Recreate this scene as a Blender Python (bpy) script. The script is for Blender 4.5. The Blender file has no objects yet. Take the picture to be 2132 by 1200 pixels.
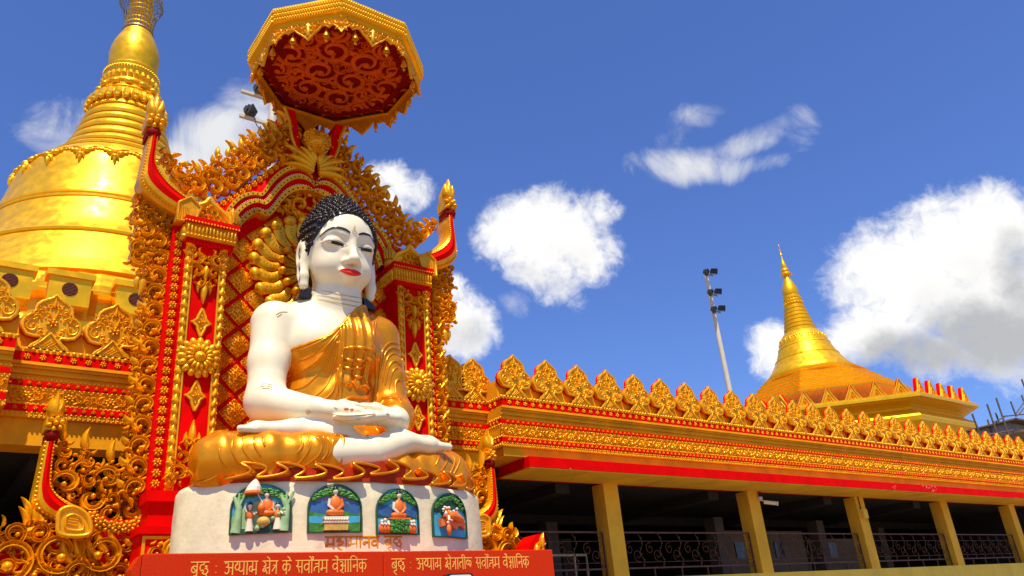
import bpy, math, random
import numpy as np
from mathutils import Vector, Matrix
from mathutils.bvhtree import BVHTree

S = bpy.context.scene
COL = S.collection
PI = math.pi

# ------------------------------------------------------------------ camera
S.render.resolution_x, S.render.resolution_y = 2132, 1200
F_PX = 1658.11
CAMZ = 1.6
RX = np.array((0.80563389, 0.17789378, 0.56507331))      # world X / Y / Z rows over camera right, down, forward
RY = np.array((-0.58628014, 0.37631909, 0.71739776))
RZ = np.array((-0.08502727, -0.9092512, 0.407471))
cam_d = bpy.data.cameras.new("camera")
cam = bpy.data.objects.new("camera", cam_d)
COL.objects.link(cam)
cam_d.sensor_width = 36.0
cam_d.lens = F_PX / 2132 * 36.0
cam_d.clip_end = 3000
cam.matrix_world = Matrix(((RX[0], -RX[1], -RX[2], 0),
                           (RY[0], -RY[1], -RY[2], 0),
                           (RZ[0], -RZ[1], -RZ[2], CAMZ),
                           (0, 0, 0, 1)))
S.camera = cam


def ray(x, y):
    v = np.array((x - 1066.0, y - 600.0, F_PX))
    return np.array((RX @ v, RY @ v, RZ @ v))


def at(x, y, Y):
    """world X and Z of the photograph's point (x, y) on the upright plane Y"""
    r = ray(x, y)
    t = Y / r[1]
    return r[0] * t, r[2] * t + CAMZ


def sky_dir(x, y):
    r = ray(x, y)
    return r / np.linalg.norm(r)


# ------------------------------------------------------------------ sun, sky, exposure
SUN_EL = math.radians(65)
SUN_H = (-0.53, -0.848)                                   # towards the sun, on plan
sd = bpy.data.lights.new("sun", 'SUN')
sd.energy = 5.0
sd.angle = math.radians(0.53)
sd.color = (1.0, 0.89, 0.66)
sun = bpy.data.objects.new("sun", sd)
COL.objects.link(sun)
to_sun = Vector((SUN_H[0] * math.cos(SUN_EL), SUN_H[1] * math.cos(SUN_EL), math.sin(SUN_EL)))
sun.rotation_euler = to_sun.to_track_quat('Z', 'Y').to_euler()

S.view_settings.view_transform = 'Standard'
S.view_settings.look = 'None'
S.view_settings.exposure = 0.2
S.view_settings.gamma = 1.0

W = bpy.data.worlds.new("World")
S.world = W
W.use_nodes = True
nt = W.node_tree
nt.nodes.clear()


class NT:
    """short hand for building node trees"""
    def __init__(s, t): s.t = t

    def n(s, kind, **kw):
        o = s.t.nodes.new(kind)
        for k, v in kw.items(): setattr(o, k, v)
        return o

    def set(s, sock, v):
        if isinstance(v, bpy.types.NodeSocket): s.t.links.new(v, sock)
        else: sock.default_value = v

    def math(s, op, a, b=0.0, c=None, clamp=False):
        o = s.n('ShaderNodeMath', operation=op, use_clamp=clamp)
        s.set(o.inputs[0], a); s.set(o.inputs[1], b)
        if c is not None: s.set(o.inputs[2], c)
        return o.outputs[0]

    def vmath(s, op, a, b=(0, 0, 0), out=0):
        o = s.n('ShaderNodeVectorMath', operation=op)
        s.set(o.inputs[0], a); s.set(o.inputs[1], b)
        return o.outputs[out]

    def noise(s, vec, scale, detail=4, rough=0.5, dist=0.0):
        o = s.n('ShaderNodeTexNoise')
        s.set(o.inputs['Vector'], vec)
        o.inputs['Scale'].default_value = scale; o.inputs['Detail'].default_value = detail
        o.inputs['Roughness'].default_value = rough; o.inputs['Distortion'].default_value = dist
        return o.outputs['Fac']

    def ramp(s, v, lo, hi, a=0.0, b=1.0, smooth=True):
        o = s.n('ShaderNodeMapRange')
        o.interpolation_type = 'SMOOTHSTEP' if smooth else 'LINEAR'
        s.set(o.inputs[0], v); s.set(o.inputs[1], lo); s.set(o.inputs[2], hi)
        s.set(o.inputs[3], a); s.set(o.inputs[4], b)
        return o.outputs[0]

    def mix(s, f, a, b, blend='MIX'):
        o = s.n('ShaderNodeMix', data_type='RGBA', blend_type=blend)
        s.set(o.inputs[0], f)
        for k, v in ((6, a), (7, b)):
            s.set(o.inputs[k], v if isinstance(v, bpy.types.NodeSocket) else (*v[:3], 1.0))
        return o.outputs[2]


def build_sky():
    q = NT(nt)
    sky = q.n('ShaderNodeTexSky', sky_type='NISHITA')
    sky.sun_disc = False
    sky.sun_elevation = SUN_EL
    sky.sun_rotation = math.atan2(SUN_H[0], SUN_H[1])
    sky.air_density = 1.15; sky.dust_density = 0.6; sky.ozone_density = 2.5
    skyc = q.mix(1.0, sky.outputs[0], (0.64, 0.83, 1.38), 'MULTIPLY')
    tc = q.n('ShaderNodeTexCoord')
    d = tc.outputs['Generated']
    wob = q.n('ShaderNodeTexNoise'); q.set(wob.inputs['Vector'], d)
    wob.inputs['Scale'].default_value = 9.0; wob.inputs['Detail'].default_value = 3
    dd = q.vmath('ADD', d, q.vmath('SCALE', q.vmath('SUBTRACT', wob.outputs['Color'], (0.5, 0.5, 0.5))))
    dd.node.inputs[1].links[0].from_node.inputs['Scale'].default_value = 0.03
    # cloud masses: (x, y, half width, half height, tilt degrees, strength), as seen from the courtyard
    dense = [(1130, 470, 120, 82, 0, 1.15), (1120, 545, 95, 62, 15, 1.1), (1175, 500, 90, 70, 0, 1.0), (1045, 495, 66, 55, 0, .95), (1215, 530, 90, 52, 12, .95), (1150, 590, 70, 45, 30, .62),
             (1245, 440, 45, 38, 0, .8), (1985, 530, 190, 125, 0, 1.25), (1880, 590, 175, 125, 0, 1.25), (2080, 650, 190, 155, 0, 1.25),
             (1820, 690, 150, 72, -18, 1.1), (1960, 730, 190, 60, 5, .95), (1610, 735, 62, 62, 0, .95), (2070, 480, 120, 90, 0, 1.15),
             (955, 680, 75, 75, 0, .95), (930, 610, 45, 55, 0, .8), (835, 400, 62, 46, 0, .85), (800, 375, 50, 40, 0, .8)]
    wisps = [(1440, 350, 135, 46, 8, .95), (1560, 300, 130, 34, -28, .75), (1660, 275, 50, 55, -30, .5), (1450, 250, 75, 34, -8, .62),
             (1410, 300, 55, 60, -20, .55), (1075, 632, 42, 34, 0, .5), (1570, 350, 90, 25, -20, .6), (455, 290, 105, 70, -20, .9), (400, 330, 90, 50, 0, .85), (525, 215, 80, 42, 10, .55),
             (130, 275, 75, 62, -25, .52), (560, 250, 60, 50, 0, .6)]

    def masses(dv, blobs):
        acc = None
        for (x, y, w, h, ang, st) in blobs:
            c = sky_dir(x, y); ca, sa = math.cos(math.radians(ang)), math.sin(math.radians(ang))
            a = sky_dir(x + w * ca, y + w * sa) - c; b = sky_dir(x - h * sa, y + h * ca) - c
            a = a / (a @ a); b = b / (b @ b)
            u = q.math('SUBTRACT', q.vmath('DOT_PRODUCT', dv, tuple(a), out=1), float(a @ c))
            v = q.math('SUBTRACT', q.vmath('DOT_PRODUCT', dv, tuple(b), out=1), float(b @ c))
            r2 = q.math('ADD', q.math('MULTIPLY', u, u), q.math('MULTIPLY', v, v))
            near = q.math('GREATER_THAN', q.vmath('DOT_PRODUCT', dv, tuple(c), out=1), 0.0)
            m = q.math('MULTIPLY', q.math('SUBTRACT', st, q.math('MULTIPLY', r2, st * .75)), near)
            acc = m if acc is None else q.math('SMOOTH_MAX', acc, m, 0.12)
        return acc
    n1 = q.noise(d, 17.0, 9, 0.62, 0.35)
    n2 = q.noise(d, 8.0, 10, 0.64, 1.2)
    up = q.vmath('ADD', d, tuple(float(v) for v in (np.array((0, 0, .045)) - .035 * np.array((RX[0], RY[0], RZ[0])))))
    n1u = q.noise(up, 14.0, 5, 0.5, 0.35); n3 = q.noise(d, 60.0, 7, 0.65, 0.6)
    md = masses(dd, dense)
    fd = q.math('ADD', md, q.math('MULTIPLY', q.math('SUBTRACT', n1, .5), 1.7))
    fu = q.math('ADD', masses(up, dense), q.math('MULTIPLY', q.math('SUBTRACT', n1u, .5), 1.6))
    fd = q.math('ADD', fd, q.math('MULTIPLY', q.math('SUBTRACT', n3, .5), 1.15)); ad = q.ramp(fd, -0.05, 1.0)
    fw = q.math('ADD', masses(dd, wisps), q.math('MULTIPLY', q.math('SUBTRACT', n2, .5), 2.4))
    aw = q.ramp(fw, 0.1, 1.1, 0.0, .92)
    grey = masses(dd, [(2060, 700, 170, 95, 0, 1.2), (1930, 735, 200, 55, 4, 1.1), (2120, 600, 70, 120, 0, .9), (1150, 590, 90, 40, 20, .5), (960, 700, 60, 40, 0, .5)])
    thick = q.ramp(q.math('ADD', grey, q.math('MULTIPLY', q.math('ADD', q.math('MULTIPLY', q.math('SUBTRACT', n1u, .5), 1.3), q.math('MULTIPLY', q.math('SUBTRACT', n3, .5), .7)), 1.0)), 0.0, 1.1)
    thick = q.math('MAXIMUM', thick, q.math('MULTIPLY', q.ramp(fu, .5, 1.9), .38))
    colr = q.mix(thick, (8.8, 8.7, 8.5), (4.3, 4.4, 4.6))
    s1 = q.mix(ad, skyc, colr)
    s1 = q.mix(aw, s1, (7.4, 7.4, 7.4))
    bg = q.n('ShaderNodeBackground')
    nt.links.new(s1, bg.inputs[0]); bg.inputs[1].default_value = 0.105
    out = q.n('ShaderNodeOutputWorld')
    nt.links.new(bg.outputs[0], out.inputs[0])


build_sky()

# ------------------------------------------------------------------ materials
M = {}


def mat(name, col, rough=0.5, metal=0.0, var=0.12, vscale=3.0, bump=0.0, bscale=20.0, dirt=None, dirt_amt=0.0, coat=0.0, dscale=1.3, spec=0.5):
    m = bpy.data.materials.new(name); m.use_nodes = True
    t = m.node_tree; q = NT(t)
    b = t.nodes['Principled BSDF']
    tc = q.n('ShaderNodeTexCoord').outputs['Object']
    f = q.noise(tc, vscale, 5, .6)
    lo = tuple(c * (1 - var) for c in col); hi = tuple(min(1, c * (1 + var)) for c in col)
    c = q.mix(q.ramp(f, .3, .7), lo, hi)
    if dirt:
        f2 = q.noise(q.vmath('MULTIPLY', tc, (1.0, 1.0, .55)), dscale, 8, .68)
        c = q.mix(q.ramp(f2, .5, .72, 0, dirt_amt), c, dirt)
    t.links.new(c, b.inputs['Base Color'])
    r = q.ramp(q.noise(tc, vscale * 2.7, 4), .3, .7, max(.04, rough - .09), min(1, rough + .1))
    t.links.new(r, b.inputs['Roughness'])
    b.inputs['Metallic'].default_value = metal
    b.inputs['Specular IOR Level'].default_value = spec
    b.inputs['Coat Weight'].default_value = coat
    if bump:
        bn = q.n('ShaderNodeBump'); bn.inputs['Strength'].default_value = bump; bn.inputs['Distance'].default_value = .02
        t.links.new(q.noise(tc, bscale, 5, .6), bn.inputs['Height']); t.links.new(bn.outputs[0], b.inputs['Normal'])
    M[name] = m
    return m


mat('carved_gold', (.92, .405, .003), .35, .42, .12, 4, .25, 30, (.42, .12, .004), .35, spec=.35)
mat('dull_gold', (.82, .34, .004), .40, .45, .15, 4, .25, 30, (.34, .11, .005), .4, spec=.3)
mat('stupa_gold', (.98, .51, .002), .38, .58, .04, 1.0, .03, 6, (.80, .40, .004), .22, dscale=.5)
mat('robe_gold', (.86, .30, .003), .27, .60, .08, 2.2, .12, 14, (.66, .20, .003), .25)
mat('ochre_plaster', (.86, .36, .008), .62, 0, .12, 1.6, .2, 18, (.45, .17, .02), .5, spec=.08)
mat('cream_plaster', (.85, .46, .035), .65, 0, .10, 1.2, .2, 15, (.42, .24, .07), .45, spec=.1)
mat('yellow_wall', (.86, .58, .07), .6, 0, .08, 1.2, .1, 15, (.5, .33, .08), .35, spec=.1)
mat('red_paint', (.74, .001, .0005), .6, 0, .10, 3, .08, 25, (.45, .002, .001), .35, spec=.04)
mat('dark_red_paint', (.24, .003, .002), .6, 0, .12, 3, spec=.08)
mat('orange_relief', (.72, .11, .005), .6, 0, .12, 3, spec=.1)
mat('sign_granite', (.60, .030, .002), .42, 0, .16, 60, 0, 20, (.42, .02, .002), .6, dscale=.9, spec=.10)
mat('sign_lettering', (.86, .42, .06), .5)
mat('brown_lettering', (.66, .25, .012), .55, spec=.1)
mat('deep_red', (.42, .028, .003), .55, 0, .2, 6, spec=.15)
mat('white_paint', (.86, .77, .54), .42, 0, .03, 2.5, .2, 5, (.74, .58, .28), .35)
mat('pedestal_plaster', (.80, .69, .44), .6, 0, .09, 3.2, .4, 9, (.50, .42, .29), .6, dscale=1.6)
mat('hair_black', (.018, .012, .010), .26, 0, .2)
mat('line_black', (.015, .012, .01), .4)
mat('lip_red', (.75, .01, .012), .38)
mat('nail_brown', (.5, .12, .03), .45)
mat('crease_tan', (.62, .44, .16), .55)
mat('iron_rust', (.13, .05, .025), .6, .3, .25, 8)
mat('dark_metal', (.03, .03, .032), .5, .4)
mat('grey_metal', (.30, .30, .29), .45, .6, .15, 6)
mat('pole_paint', (.62, .58, .46), .5, 0, .08, 2)
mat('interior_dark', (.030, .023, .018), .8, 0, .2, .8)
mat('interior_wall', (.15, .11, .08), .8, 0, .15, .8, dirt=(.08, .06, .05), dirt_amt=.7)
mat('glass_dark', (.02, .025, .04), .1)
mat('scene_green', (.05, .22, .015), .45, 0, .35, 9, .5, 22)
mat('scene_dark_green', (.012, .075, .03), .45, 0, .25, 9)
mat('scene_pale_green', (.28, .45, .20), .5, 0, .2, 9)
mat('scene_blue', (.05, .36, .55), .5, 0, .25, 5)
mat('scene_deep_blue', (.03, .11, .30), .5, 0, .25, 5)
mat('scene_orange', (.80, .17, .012), .45, 0, .15, 9)
mat('scene_cream', (.78, .66, .50), .5, 0, .1, 9)
mat('scene_ochre', (.60, .36, .06), .5, 0, .15, 12, .5, 30)
mat('scene_mountain', (.10, .15, .30), .5, 0, .25, 5)
mat('paving', (.21, .165, .115), .8, 0, .1, .7)
mat('bamboo', (.11, .075, .05), .7, 0, .25, 4)
mat('shed_board', (.17, .10, .06), .7, 0, .25, 3)
mat('dull_pipe', (.42, .34, .20), .5, 0, .15, 4)
mat('partition_wall', (.26, .17, .10), .8, 0, .15, .8, dirt=(.12, .08, .05), dirt_amt=.6)
mat('shed_wall', (.28, .27, .25), .8, 0, .15, 2)

# ------------------------------------------------------------------ mesh helpers


class MB:
    """collects shapes (world coordinates) and links them as ONE mesh object"""
    def __init__(s): s.v = []; s.f = []; s.m = []; s.k = 0

    def add(s, vs, fs, mi=None):
        b = len(s.v); s.v.extend(vs)
        k = s.k if mi is None else mi
        for f in fs: s.f.append(tuple(i + b for i in f)); s.m.append(k)

    def box(s, x0, x1, y0, y1, z0, z1, mi=None):
        s.add([(x0, y0, z0), (x1, y0, z0), (x1, y1, z0), (x0, y1, z0), (x0, y0, z1), (x1, y0, z1), (x1, y1, z1), (x0, y1, z1)],
              [(3, 2, 1, 0), (4, 5, 6, 7), (0, 1, 5, 4), (1, 2, 6, 5), (2, 3, 7, 6), (3, 0, 4, 7)], mi)

    def prism(s, poly, y0, y1, mi=None):
        """poly in (x, z), any winding; front at y0"""
        a = sum(poly[i - 1][0] * poly[i][1] - poly[i][0] * poly[i - 1][1] for i in range(len(poly)))
        if a < 0: poly = poly[::-1]
        n = len(poly)
        vs = [(x, y0, z) for x, z in poly] + [(x, y1, z) for x, z in poly]
        fs = [tuple(range(n)), tuple(range(2 * n - 1, n - 1, -1))] + [(i, i + n, (i + 1) % n + n, (i + 1) % n) for i in range(n)]
        s.add(vs, fs, mi)

    def strip(s, A, B, ya, yb, back=None, mi=None):
        """band between two (x, z) curves, fronts at ya / yb"""
        n = len(A)
        vs = [(a[0], ya, a[1]) for a in A] + [(b[0], yb, b[1]) for b in B]
        fs = [(i, i + 1, i + 1 + n, i + n) for i in range(n - 1)]
        if back is not None:
            vs += [(a[0], back, a[1]) for a in A] + [(b[0], back, b[1]) for b in B]
            fs += [(i + 2 * n, i + 1 + 2 * n, i + 1, i) for i in range(n - 1)] + [(i + n, i + 1 + n, i + 1 + 3 * n, i + 3 * n) for i in range(n - 1)]
        s.add(vs, fs, mi)

    def tube(s, pts, rad, n=8, mi=None, caps=True):
        pts = [Vector(p) for p in pts]
        if not hasattr(rad, '__len__'): rad = [rad] * len(pts)
        vs = []; up = None
        for i, p in enumerate(pts):
            t = (pts[min(i + 1, len(pts) - 1)] - pts[max(i - 1, 0)])
            if t.length < 1e-9: t = Vector((0, 0, 1))
            t.normalize()
            if up is None: up = Vector((0, 1, 0)) if abs(t.y) < .9 else Vector((1, 0, 0))
            a = t.cross(up)
            if a.length < 1e-6: a = t.cross(Vector((.3, .7, .2)))
            a.normalize(); b = a.cross(t).normalized(); up = b
            for k in range(n):
                an = 2 * PI * k / n
                vs.append(tuple(p + (a * math.cos(an) + b * math.sin(an)) * rad[i]))
        fs = [(i * n + k, i * n + (k + 1) % n, (i + 1) * n + (k + 1) % n, (i + 1) * n + k) for i in range(len(pts) - 1) for k in range(n)]
        if caps: fs += [tuple(range(n - 1, -1, -1)), tuple(range((len(pts) - 1) * n, len(pts) * n))]
        s.add(vs, fs, mi)

    def ribbon(s, pts, w, dep, y, mi=None, groove=False):
        """carved member: domed strip along (x, z) points, back at y, bulging towards -y"""
        n = len(pts); vs = []
        for i in range(n):
            x, z = pts[i]
            tx = pts[min(i + 1, n - 1)][0] - pts[max(i - 1, 0)][0]; tz = pts[min(i + 1, n - 1)][1] - pts[max(i - 1, 0)][1]
            l = math.hypot(tx, tz) or 1; nx, nz = -tz / l, tx / l
            wi = w[i] if hasattr(w, '__len__') else w
            di = dep * (.45 + .55 * min(1, wi / (max(w) if hasattr(w, '__len__') else w)))
            for a, b in ((-1, 0), (-.62, 1), (0, .62), (.62, 1), (1, 0)) if groove else ((-1, 0), (-.72, .75), (0, 1), (.72, .75), (1, 0)):
                vs.append((x + nx * a * wi, y - b * di, z + nz * a * wi))
        fs = []
        for i in range(n - 1):
            o = i * 5
            for k in range(4): fs.append((o + k, o + k + 1, o + k + 6, o + k + 5))
            fs.append((o + 4, o, o + 5, o + 9))
        fs += [(4, 3, 2, 1, 0), tuple((n - 1) * 5 + k for k in range(5))]
        s.add(vs, fs, mi)

    def dome(s, x, z, r, y, dep, n=8, rings=2, rx=None, ang=0.0, mi=None):
        """bulb facing -y; rx = second radius (ellipse turned by ang)"""
        rx = r if rx is None else rx; ca, sa = math.cos(ang), math.sin(ang)
        vs = []
        for j in range(rings):
            t = j / rings * PI / 2
            for k in range(n):
                a = 2 * PI * k / n; px, pz = rx * math.cos(t) * math.cos(a), r * math.cos(t) * math.sin(a)
                vs.append((x + px * ca - pz * sa, y - dep * math.sin(t), z + px * sa + pz * ca))
        vs.append((x, y - dep, z))
        fs = [(j * n + k, j * n + (k + 1) % n, (j + 1) * n + (k + 1) % n, (j + 1) * n + k) for j in range(rings - 1) for k in range(n)]
        fs += [((rings - 1) * n + k, (rings - 1) * n + (k + 1) % n, rings * n) for k in range(n)]
        fs.append(tuple(range(n - 1, -1, -1)))
        s.add(vs, fs, mi)

    def ball(s, c, r, n=8, rings=5, sc=(1, 1, 1), mi=None):
        vs = [(c[0], c[1], c[2] - r * sc[2])]
        for j in range(1, rings):
            t = -PI / 2 + PI * j / rings
            for k in range(n):
                a = 2 * PI * k / n
                vs.append((c[0] + r * sc[0] * math.cos(t) * math.cos(a), c[1] + r * sc[1] * math.cos(t) * math.sin(a), c[2] + r * sc[2] * math.sin(t)))
        vs.append((c[0], c[1], c[2] + r * sc[2]))
        e = len(vs) - 1
        fs = [(0, 1 + (k + 1) % n, 1 + k) for k in range(n)]
        fs += [(1 + j * n + k, 1 + j * n + (k + 1) % n, 1 + (j + 1) * n + (k + 1) % n, 1 + (j + 1) * n + k) for j in range(rings - 2) for k in range(n)]
        fs += [(1 + (rings - 2) * n + k, 1 + (rings - 2) * n + (k + 1) % n, e) for k in range(n)]
        s.add(vs, fs, mi)

    def lathe(s, prof, cx, cy, n=48, mi=None, fn=None, cap=True):
        """prof: (radius, z) from the bottom up; fn(angle) scales the radius (polygons)"""
        vs = []
        for r, z in prof:
            for k in range(n):
                a = 2 * PI * k / n; g = fn(a) if fn else 1
                vs.append((cx + r * g * math.cos(a), cy + r * g * math.sin(a), z))
        fs = [(j * n + k, j * n + (k + 1) % n, (j + 1) * n + (k + 1) % n, (j + 1) * n + k) for j in range(len(prof) - 1) for k in range(n)]
        if cap: fs += [tuple(range(n - 1, -1, -1)), tuple(range((len(prof) - 1) * n, len(prof) * n))]
        s.add(vs, fs, mi)

    def build(s, name, mats, parent=None, loc=None, smooth=False, sharp=40):
        o = loc if loc is not None else (WL(parent) if parent else (0, 0, 0))
        me = bpy.data.meshes.new(name)
        v = np.array(s.v, dtype=np.float64) - np.array(o)
        me.from_pydata(v.tolist(), [], s.f)
        if not isinstance(mats, (list, tuple)): mats = [mats]
        for m in mats: me.materials.append(M[m])
        if len(mats) > 1: me.polygons.foreach_set('material_index', s.m)
        if smooth:
            me.polygons.foreach_set('use_smooth', [True] * len(me.polygons))
            if sharp: me.set_sharp_from_angle(angle=math.radians(sharp))
        me.update()
        ob = bpy.data.objects.new(name, me); COL.objects.link(ob)
        if parent:
            ob.parent = parent; p = WL(parent); ob.location = tuple(o[i] - p[i] for i in range(3))
        else: ob.location = o
        WLOC[ob.name] = tuple(o)
        return ob


WLOC = {}


def WL(o): return WLOC[o.name]


def tag(o, label=None, cat=None, group=None, kind=None):
    if label: o['label'] = label
    if cat: o['category'] = cat
    if group: o['group'] = group
    if kind: o['kind'] = kind
    return o


def empty(name, loc, label, cat, group=None):
    o = bpy.data.objects.new(name, None); COL.objects.link(o)
    o.location = loc; o.empty_display_size = .3
    WLOC[o.name] = tuple(loc)
    return tag(o, label, cat, group)


def kids(o): return [c for c in bpy.data.objects if c.parent == o]


def mirror(o, parent):
    """the same part on the other side of its thing's middle plane"""
    c = o.copy(); COL.objects.link(c); c.parent = parent
    c.location.x = -o.location.x; c.scale.x = -o.scale.x
    WLOC[c.name] = WLOC[o.name]
    for k in kids(o):
        d = k.copy(); COL.objects.link(d); d.parent = c
    return c


def dup(o, parent, dx=0.0, dy=0.0, dz=0.0):
    c = o.copy(); COL.objects.link(c)
    if parent: c.parent = parent
    c.location = (o.location.x + dx, o.location.y + dy, o.location.z + dz)
    for k in kids(o):
        d = k.copy(); COL.objects.link(d); d.parent = c
        for g in kids(k):
            e = g.copy(); COL.objects.link(e); e.parent = d
    return c


def cr(pts, n=6, closed=False):
    """smooth curve through points"""
    P = [np.array(p, float) for p in pts]; out = []; L = len(P)
    for i in range(L if closed else L - 1):
        if closed: a, b, c, d = P[i - 1], P[i], P[(i + 1) % L], P[(i + 2) % L]
        else: a, b, c, d = P[max(i - 1, 0)], P[i], P[i + 1], P[min(i + 2, L - 1)]
        for k in range(n):
            t = k / n
            out.append(tuple(.5 * (2 * b + (c - a) * t + (2 * a - 5 * b + 4 * c - d) * t * t + (3 * b - a - 3 * c + d) * t ** 3)))
    if not closed: out.append(tuple(P[-1]))
    return out


def resample(pts, n):
    P = np.array(pts, float); s = np.r_[0, np.cumsum(np.linalg.norm(np.diff(P, axis=0), axis=1))]
    t = np.linspace(0, s[-1], n)
    return [tuple(np.interp(x, s, P[:, k]) for k in range(P.shape[1])) for x in t]


def plen(pts): return float(np.sum(np.linalg.norm(np.diff(np.array(pts, float), axis=0), axis=1)))


# ------------------------------------------------------------------ carved ornament


def leaf(mb, x, z, ang, L, w, curl, y, dep, n=5):
    """pointed acanthus leaflet"""
    pts = []; a = ang
    for i in range(n):
        pts.append((x, z)); x += L / n * math.cos(a); z += L / n * math.sin(a); a += curl / n
    pts.append((x, z))
    ws = [w * float(np.interp(i / n, (0, .2, .4, .6, .8, 1), (.55, 1, .95, .75, .45, .06))) for i in range(n + 1)]
    mb.ribbon(pts, ws, dep, y)


def scroll(mb, cx, cz, R, a0, h, y, dep, leaves=3, seg=12, turns=.93, fat=1.0):
    """acanthus volute: a crescent that swells and tapers round a bulb, with leaflets peeling off its back"""
    pts = []; ws = []
    for i in range(seg + 1):
        t = i / seg; w = R * fat * (.04 + .25 * (1 if R < .2 else .72) * math.sin(PI * min(1, t * .92 + .04)) ** .9)
        r = R * (1.05 - .62 * t) - w * .55; a = a0 + h * t * 2 * PI * turns
        pts.append((cx + r * math.cos(a), cz + r * math.sin(a))); ws.append(w)
    mb.ribbon(pts, ws, dep, y, groove=R > .07)
    ex, ez = pts[-1]
    mb.dome(ex * .62 + cx * .38, ez * .62 + cz * .38, R * .22, y, dep * 1.3, 7, 2)
    leaf(mb, cx + R * .95 * math.cos(a0), cz + R * .95 * math.sin(a0), a0 - h * PI / 2 + h * .25, R * .95, R * .2 * fat, h * 1.3, y, dep * .85, 4)
    for k in range(leaves):
        a = a0 + h * (.12 + .75 * k / max(1, leaves - 1) if leaves > 1 else .4) * 2 * PI * .8
        leaf(mb, cx + R * .82 * math.cos(a), cz + R * .82 * math.sin(a), a + h * .9, R * .75, R * .17 * fat, -h * 2.2, y, dep * .8, 4)


def inpoly(P, poly):
    x, z = P[:, 0], P[:, 1]; r = np.zeros(len(P), bool); n = len(poly)
    for i in range(n):
        x1, z1 = poly[i - 1]; x2, z2 = poly[i]
        if z1 == z2: continue
        c = ((z1 > z) != (z2 > z)) & (x < (x2 - x1) * (z - z1) / (z2 - z1) + x1)
        r ^= c
    return r


def edist(P, poly):
    d = np.full(len(P), 1e9)
    for i in range(len(poly)):
        a = np.array(poly[i - 1]); b = np.array(poly[i]); e = b - a
        t = np.clip(((P - a) @ e) / max(e @ e, 1e-9), 0, 1)[:, None]
        d = np.minimum(d, np.linalg.norm(P - (a + t * e), axis=1))
    return d


def pack(poly, radii, seed, tries=2500, tight=.84, edge=.8):
    rng = np.random.default_rng(seed); Q = np.array(poly)
    lo, hi = Q.min(0), Q.max(0); out = []
    for r in radii:
        P = rng.random((tries, 2)) * (hi - lo) + lo
        P = P[inpoly(P, poly)]
        if not len(P): continue
        d = edist(P, poly); P = P[d > edge * r]; d = d[d > edge * r]
        P = P[np.argsort(d)]
        for p in P:
            if all((p[0] - c[0]) ** 2 + (p[1] - c[1]) ** 2 > (tight * (r + c[2])) ** 2 for c in out): out.append((p[0], p[1], r))
    return out


def arabesque(mb, poly, radii, seed, y, dep, tries=2500, under=True):
    if under: arabesque(mb, poly, radii[1:], seed + 100, y + dep * 1.15, dep * .7, tries, False)
    rnd = random.Random(seed); cs = pack(poly, radii, seed, tries)
    for i, (x, z, r) in enumerate(cs):
        h = rnd.choice((-1, 1))
        near = sorted(((c[0] - x) ** 2 + (c[1] - z) ** 2, c) for c in cs[:max(i, 1)] if c[2] >= r)
        a0 = math.atan2(near[0][1][1] - z, near[0][1][0] - x) if near and near[0][0] > 0 else rnd.random() * 6.28
        j = rnd.uniform(.9, 1.12)
        if r > radii[-1] * 1.01 or len(radii) == 1:
            scroll(mb, x, z, r * 1.1, a0 + h * rnd.uniform(-.4, .3), h, y + rnd.uniform(-.015, .01), dep * j, 2, 12 if r > .09 else 9)
        else:
            if rnd.random() < .5: mb.dome(x, z, r * .75, y, dep * j, 6, 2)
            leaf(mb, x - r * math.cos(a0) * .9, z - r * math.sin(a0) * .9, a0 + rnd.uniform(-.5, .5), r * 2.4, r * .5, h * 1.2, y, dep * j, 4)
    return cs


def rosette(mb, x, z, R, y, dep, n=6, mi=None):
    for k in range(n):
        a = 2 * PI * k / n + .3
        mb.dome(x + R * .62 * math.cos(a), z + R * .62 * math.sin(a), R * .30, y, dep, 5, 2, R * .40, a, mi)
    mb.dome(x, z, R * .34, y, dep * 1.5, 6, 2, mi=mi)


def beads(mb, pts, r, y, dep, pitch, n=6, mi=None):
    L = plen(pts); k = max(2, int(L / pitch))
    for x, z in resample(pts, k): mb.dome(x, z, r, y, dep, n, 2, mi=mi)


def flames(mb, pts, size, pitch, y, dep, seed=1, out=1):
    """little upright leaf tongues along the edge of an openwork panel"""
    rnd = random.Random(seed); P = resample(pts, max(3, int(plen(pts) / pitch)))
    for i in range(len(P)):
        a = P[max(i - 1, 0)]; b = P[min(i + 1, len(P) - 1)]
        t = math.atan2(b[1] - a[1], b[0] - a[0]); n = t + out * PI / 2; s = size * rnd.uniform(.75, 1.25)
        leaf(mb, P[i][0], P[i][1], n - .5 * out, s, s * .24, 1.3 * out * rnd.choice((1, 1, -.4)), y, dep, 5)
        if i % 2: mb.dome(P[i][0], P[i][1], s * .28, y, dep * 1.1, 6, 2)

# ------------------------------------------------------------------ ground
XC = 5.07
g = MB(); g.box(-300, 400, -200, 500, -.3, 0)
tag(g.build('ground', 'paving'), 'pale stone courtyard paving', 'ground', kind='structure')

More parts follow.
